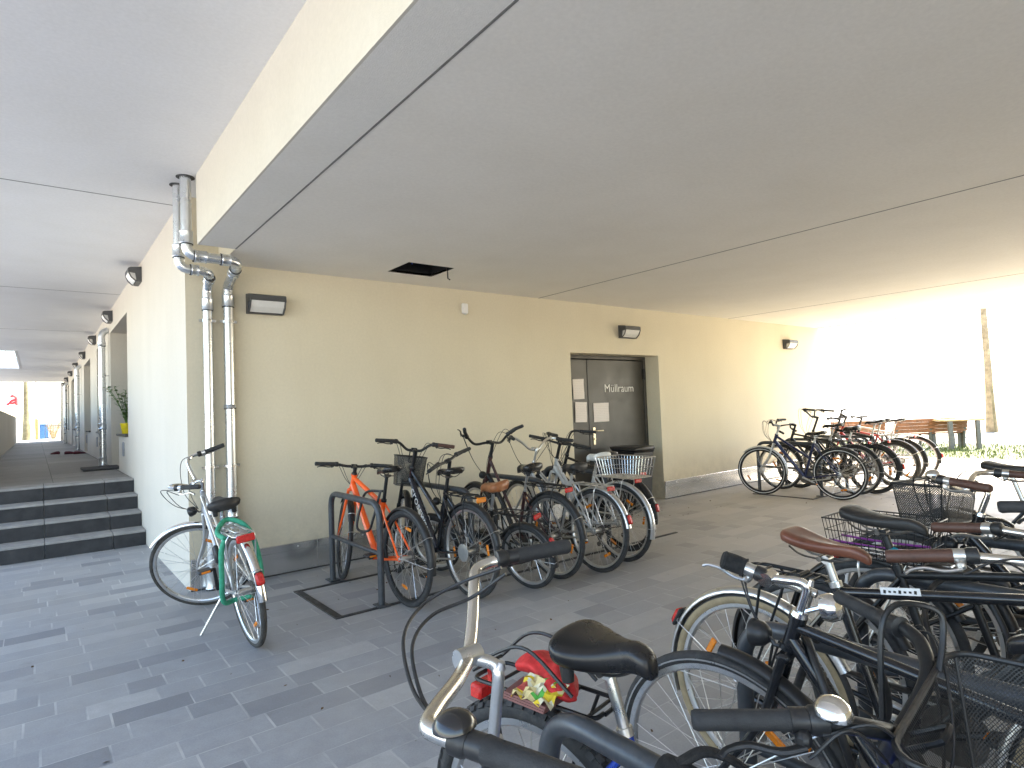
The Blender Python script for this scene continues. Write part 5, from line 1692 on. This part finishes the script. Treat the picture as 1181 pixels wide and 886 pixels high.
make_bike('dark bicycle on the right of the foreground row with a black cargo handlebar', 2.50, -4.36, 270, 0, GD, frame='wave', fm='black_gloss', bar='city', bar_z=1.0, saddle_z=.80, rack='black_satin', tail='rack', ra=60, saddle='trek', guards=('black_plastic', 'black_plastic'))
make_bike('bicycle with a worn dark saddle farthest to the right', 3.30, -4.37, 270, 0, GD, hi=True, frame='diamond', fm='black_satin', bar='flat', bar_z=.96, saddle='trek', sm='saddle_matt', saddle_z=.965, rack=None, tail=None, ra=60, guards=(None, 'black_plastic'), rg_end=140, seat_len=.5)

# toys and wrapper strapped on the blue bicycle's rack
ta = radians(281.5)
def RP(x, y, z):      # point in the blue bicycle's own frame -> world
    return V((-.033 + cos(ta) * (x + .06) - sin(ta) * y, -4.415 + sin(ta) * (x + .06) + cos(ta) * y, z - .02))
def blob(n, pts, seed, amp):
    rnd = random.Random(seed)
    rings = []
    m = 14
    for (x, y, z, rx, rz) in pts:
        ring = []
        for q in range(m):
            a = 2 * pi * q / m
            k_ = 1 + rnd.uniform(-amp, amp)
            ring.append(RP(x + rnd.uniform(-.006, .006), y + cos(a) * rx * k_, max(.750, z + sin(a) * rz * k_)))
        rings.append(ring)
    mb = MB(); mb.loft(rings); return mb
o = blob('bag', [(-.12, .03, .768, .012, .008), (-.105, .03, .776, .042, .018), (-.055, .035, .790, .054, .032), (-.015, .02, .778, .036, .018), (.02, .0, .784, .052, .028), (.05, -.01, .774, .048, .018), (.085, -.03, .770, .026, .016), (.095, -.03, .762, .010, .006)], 4, .30).build('toy_bag', 'cloth_red', None, angle=60)
md = o.modifiers.new('round', 'SUBSURF'); md.levels = 1; md.render_levels = 2
tag(o, 'crumpled bright red cloth bag strapped on the rack of the blue bicycle', 'bag')
mb = MB(); rnd = random.Random(8)
n = 7
vs = []
for j in range(n + 1):
    for i in range(n + 1):
        vs.append(RP(-.035 + .115 * i / n, -.105 + .075 * j / n, .757 + .022 * abs(sin(i * 1.3 + j * .8)) * (.4 + .6 * rnd.random()) + (.022 * (j / n))))
mb.add(vs, [(j * (n + 1) + i, j * (n + 1) + i + 1, (j + 1) * (n + 1) + i + 1, (j + 1) * (n + 1) + i) for j in range(n) for i in range(n)])
tag(mb.build('wrapper', 'print', None, angle=25), 'crumpled colourful printed wrapper beside the red cloth bag', 'wrapper')
mb = MB()
mb.tube(catmull([RP(-.20, -.055, .762), RP(-.12, -.05, .822), RP(-.02, -.055, .852), RP(.10, -.05, .775)], 6), .0045, 6)
mb.tube(catmull([RP(-.20, .055, .762), RP(-.10, .05, .842), RP(.0, .045, .845), RP(.10, .05, .775)], 6), .0045, 6)
mb.tube([RP(-.20, -.055, .762), RP(-.20, .055, .762)], .0045, 6)
tag(mb.build('elastic_strap', 'black_plastic', None), 'black elastic strap over the red bag on the rack', 'strap')

mb = MB()
for q in range(3):
    z = .748 + q * .006
    a, b, c, d = RP(-.07 + q * .006, -.10, z), RP(.06 + q * .003, -.105, z), RP(.06, -.02 + q * .004, z), RP(-.07, -.015, z)
    up = V((0, 0, .005))
    mb.add([a, b, c, d, a + up, b + up, c + up, d + up], [(3, 2, 1, 0), (4, 5, 6, 7), (0, 1, 5, 4), (1, 2, 6, 5), (2, 3, 7, 6), (3, 0, 4, 7)])
M['booklet'] = simple('booklet_cover', (.20, .085, .075), .6, 0, .2)
tag(mb.build('booklets', 'booklet', None, smooth=False), 'thin stack of dull red booklets under the wrapper on the blue bicycle rack', 'booklets')
# strap lock round the nearest stand
mb = MB()
c = V((-.10, -4.90, .736))
mb.lathe(c - V((0, .035, 0)), (0, 1, 0), [(0, .026), (.004, .034), (.035, .036), (.066, .034), (.07, .026)], 16)
mb.tube(catmull([c + V((0, .0, .03)), c + V((.05, -.03, .045)), c + V((.11, -.07, .0)), c + V((.13, -.1, -.08))], 6), .013, 8, flat=.6)
tag(mb.build('strap_lock', 'cloth_black', None), 'black strap lock wrapped round the top tube of the nearest stand', 'lock')
mb = MB(); mb.box(c + V((-.036, .0, -.012)), (.008, .022, .04), None, .003); tag(mb.build('lock_tag', 'chrome', None), 'small metal tag on the strap lock of the nearest stand', 'tag')

for pts, r, lab in (([(.68, -4.72, .72), (.60, -4.78, .78), (.50, -4.86, .74), (.48, -4.92, .60), (.56, -4.90, .48), (.66, -4.80, .50), (.72, -4.74, .62), (.70, -4.72, .73)], .010, 'black cable lock joining the chrome-headset bicycle to its stand'),
                    ([(1.10, -4.92, .62), (1.20, -4.86, .70), (1.36, -4.84, .76), (1.50, -4.90, .77), (1.47, -5.00, .60), (1.30, -5.02, .50), (1.14, -4.98, .54), (1.10, -4.92, .62)], .009, 'black cable lock between the brown-saddle bicycle and the next stand'),
                    ([(.84, -4.62, .50), (.74, -4.70, .62), (.66, -4.80, .76), (.72, -4.90, .70), (.86, -4.86, .50), (.90, -4.72, .42), (.84, -4.62, .50)], .012, 'thick black cable lock looped low behind the chrome bell')):
    mb = MB(); mb.tube(catmull(pts, 8), r, 10)
    tag(mb.build('cable_lock', 'black_plastic', None), lab, 'lock', 'cable locks in the foreground row')
# dry leaves and crumbs blown over the paving
M['dry_leaf'] = simple('dry_leaf', (.13, .075, .03), .8, 0, .5, 40)
rnd = random.Random(77)
mb = MB()
for i in range(200):
    if rnd.random() < .55:
        x = rnd.uniform(.3, 7.5); y = -.10 - abs(rnd.gauss(0, .5))
    else:
        x = rnd.uniform(-1.2, 9); y = rnd.uniform(-5, -.1)
    if y < -5: continue
    a = rnd.uniform(0, pi); l = rnd.uniform(.004, .016); w = l * rnd.uniform(.3, .6)
    d = V((cos(a) * l, sin(a) * l, 0)); e = V((-sin(a) * w, cos(a) * w, rnd.uniform(0, .006)))
    p = V((x, y, .003))
    mb.add([p - d, p + e, p + d, p - e + V((0, 0, .002))], [(0, 1, 2, 3)])
tag(mb.build('leaf_litter', 'dry_leaf', None, smooth=False), kind='stuff')

# ================================================================== LIGHT, SKY, CAMERA
w = bpy.data.worlds.new('World'); sc.world = w; w.use_nodes = True
nt = w.node_tree
bg = nt.nodes['Background']
sky = nt.nodes.new('ShaderNodeTexSky'); sky.sky_type = 'NISHITA'; sky.sun_disc = False
SUN_EL, SUN_AZ = 47.0, 88.5       # degrees; azimuth measured from +Y toward +X
sky.sun_elevation = radians(SUN_EL); sky.sun_rotation = radians(SUN_AZ)
sky.air_density = 1.0; sky.dust_density = 1.2; sky.ozone_density = 1.0
skyc = mix_rgb(nt, 1., sky.outputs[0], (1.0, .935, .86), 'MULTIPLY'); nt.links.new(skyc, bg.inputs[0]); bg.inputs[1].default_value = SKY
ld = bpy.data.lights.new('sun', 'SUN'); ld.energy = SUN; ld.angle = radians(.53); ld.color = (1, .875, .67)
lo = bpy.data.objects.new('sun', ld); col.objects.link(lo)
el, az = radians(SUN_EL), radians(SUN_AZ)
d = -V((sin(az) * cos(el), cos(az) * cos(el), sin(el)))
lo.rotation_euler = d.to_track_quat('-Z', 'Y').to_euler(); lo.location = (30, 0, 30)

cd = bpy.data.cameras.new('camera'); co = bpy.data.objects.new('camera', cd); col.objects.link(co)
cd.sensor_width = 36.0; cd.lens = 698.8 / 1181 * 36.0; cd.clip_start = .03; cd.clip_end = 2000
yaw, pitch, roll = radians(38.193), radians(2.235), radians(-2.154)
f = V((sin(yaw) * cos(pitch), cos(yaw) * cos(pitch), sin(pitch)))
r_ = V((cos(yaw), -sin(yaw), 0)); u_ = r_.cross(f)
r2 = r_ * cos(roll) + u_ * sin(roll); u2 = -r_ * sin(roll) + u_ * cos(roll)
mt = Matrix((r2, u2, -f)).transposed().to_4x4(); mt.translation = V((-.98, -5.59, 1.40))
co.matrix_world = mt
sc.camera = co
sc.view_settings.view_transform = 'Standard'
sc.view_settings.look = 'None'; sc.view_settings.exposure = 0; sc.view_settings.gamma = 1
sc.render.engine = 'CYCLES'
cy = sc.cycles
cy.use_denoising = True
cy.max_bounces = 14; cy.diffuse_bounces = 7; cy.glossy_bounces = 4; cy.transparent_max_bounces = 16
cy.sample_clamp_indirect = 6.0
cy.caustics_reflective = False; cy.caustics_refractive = False
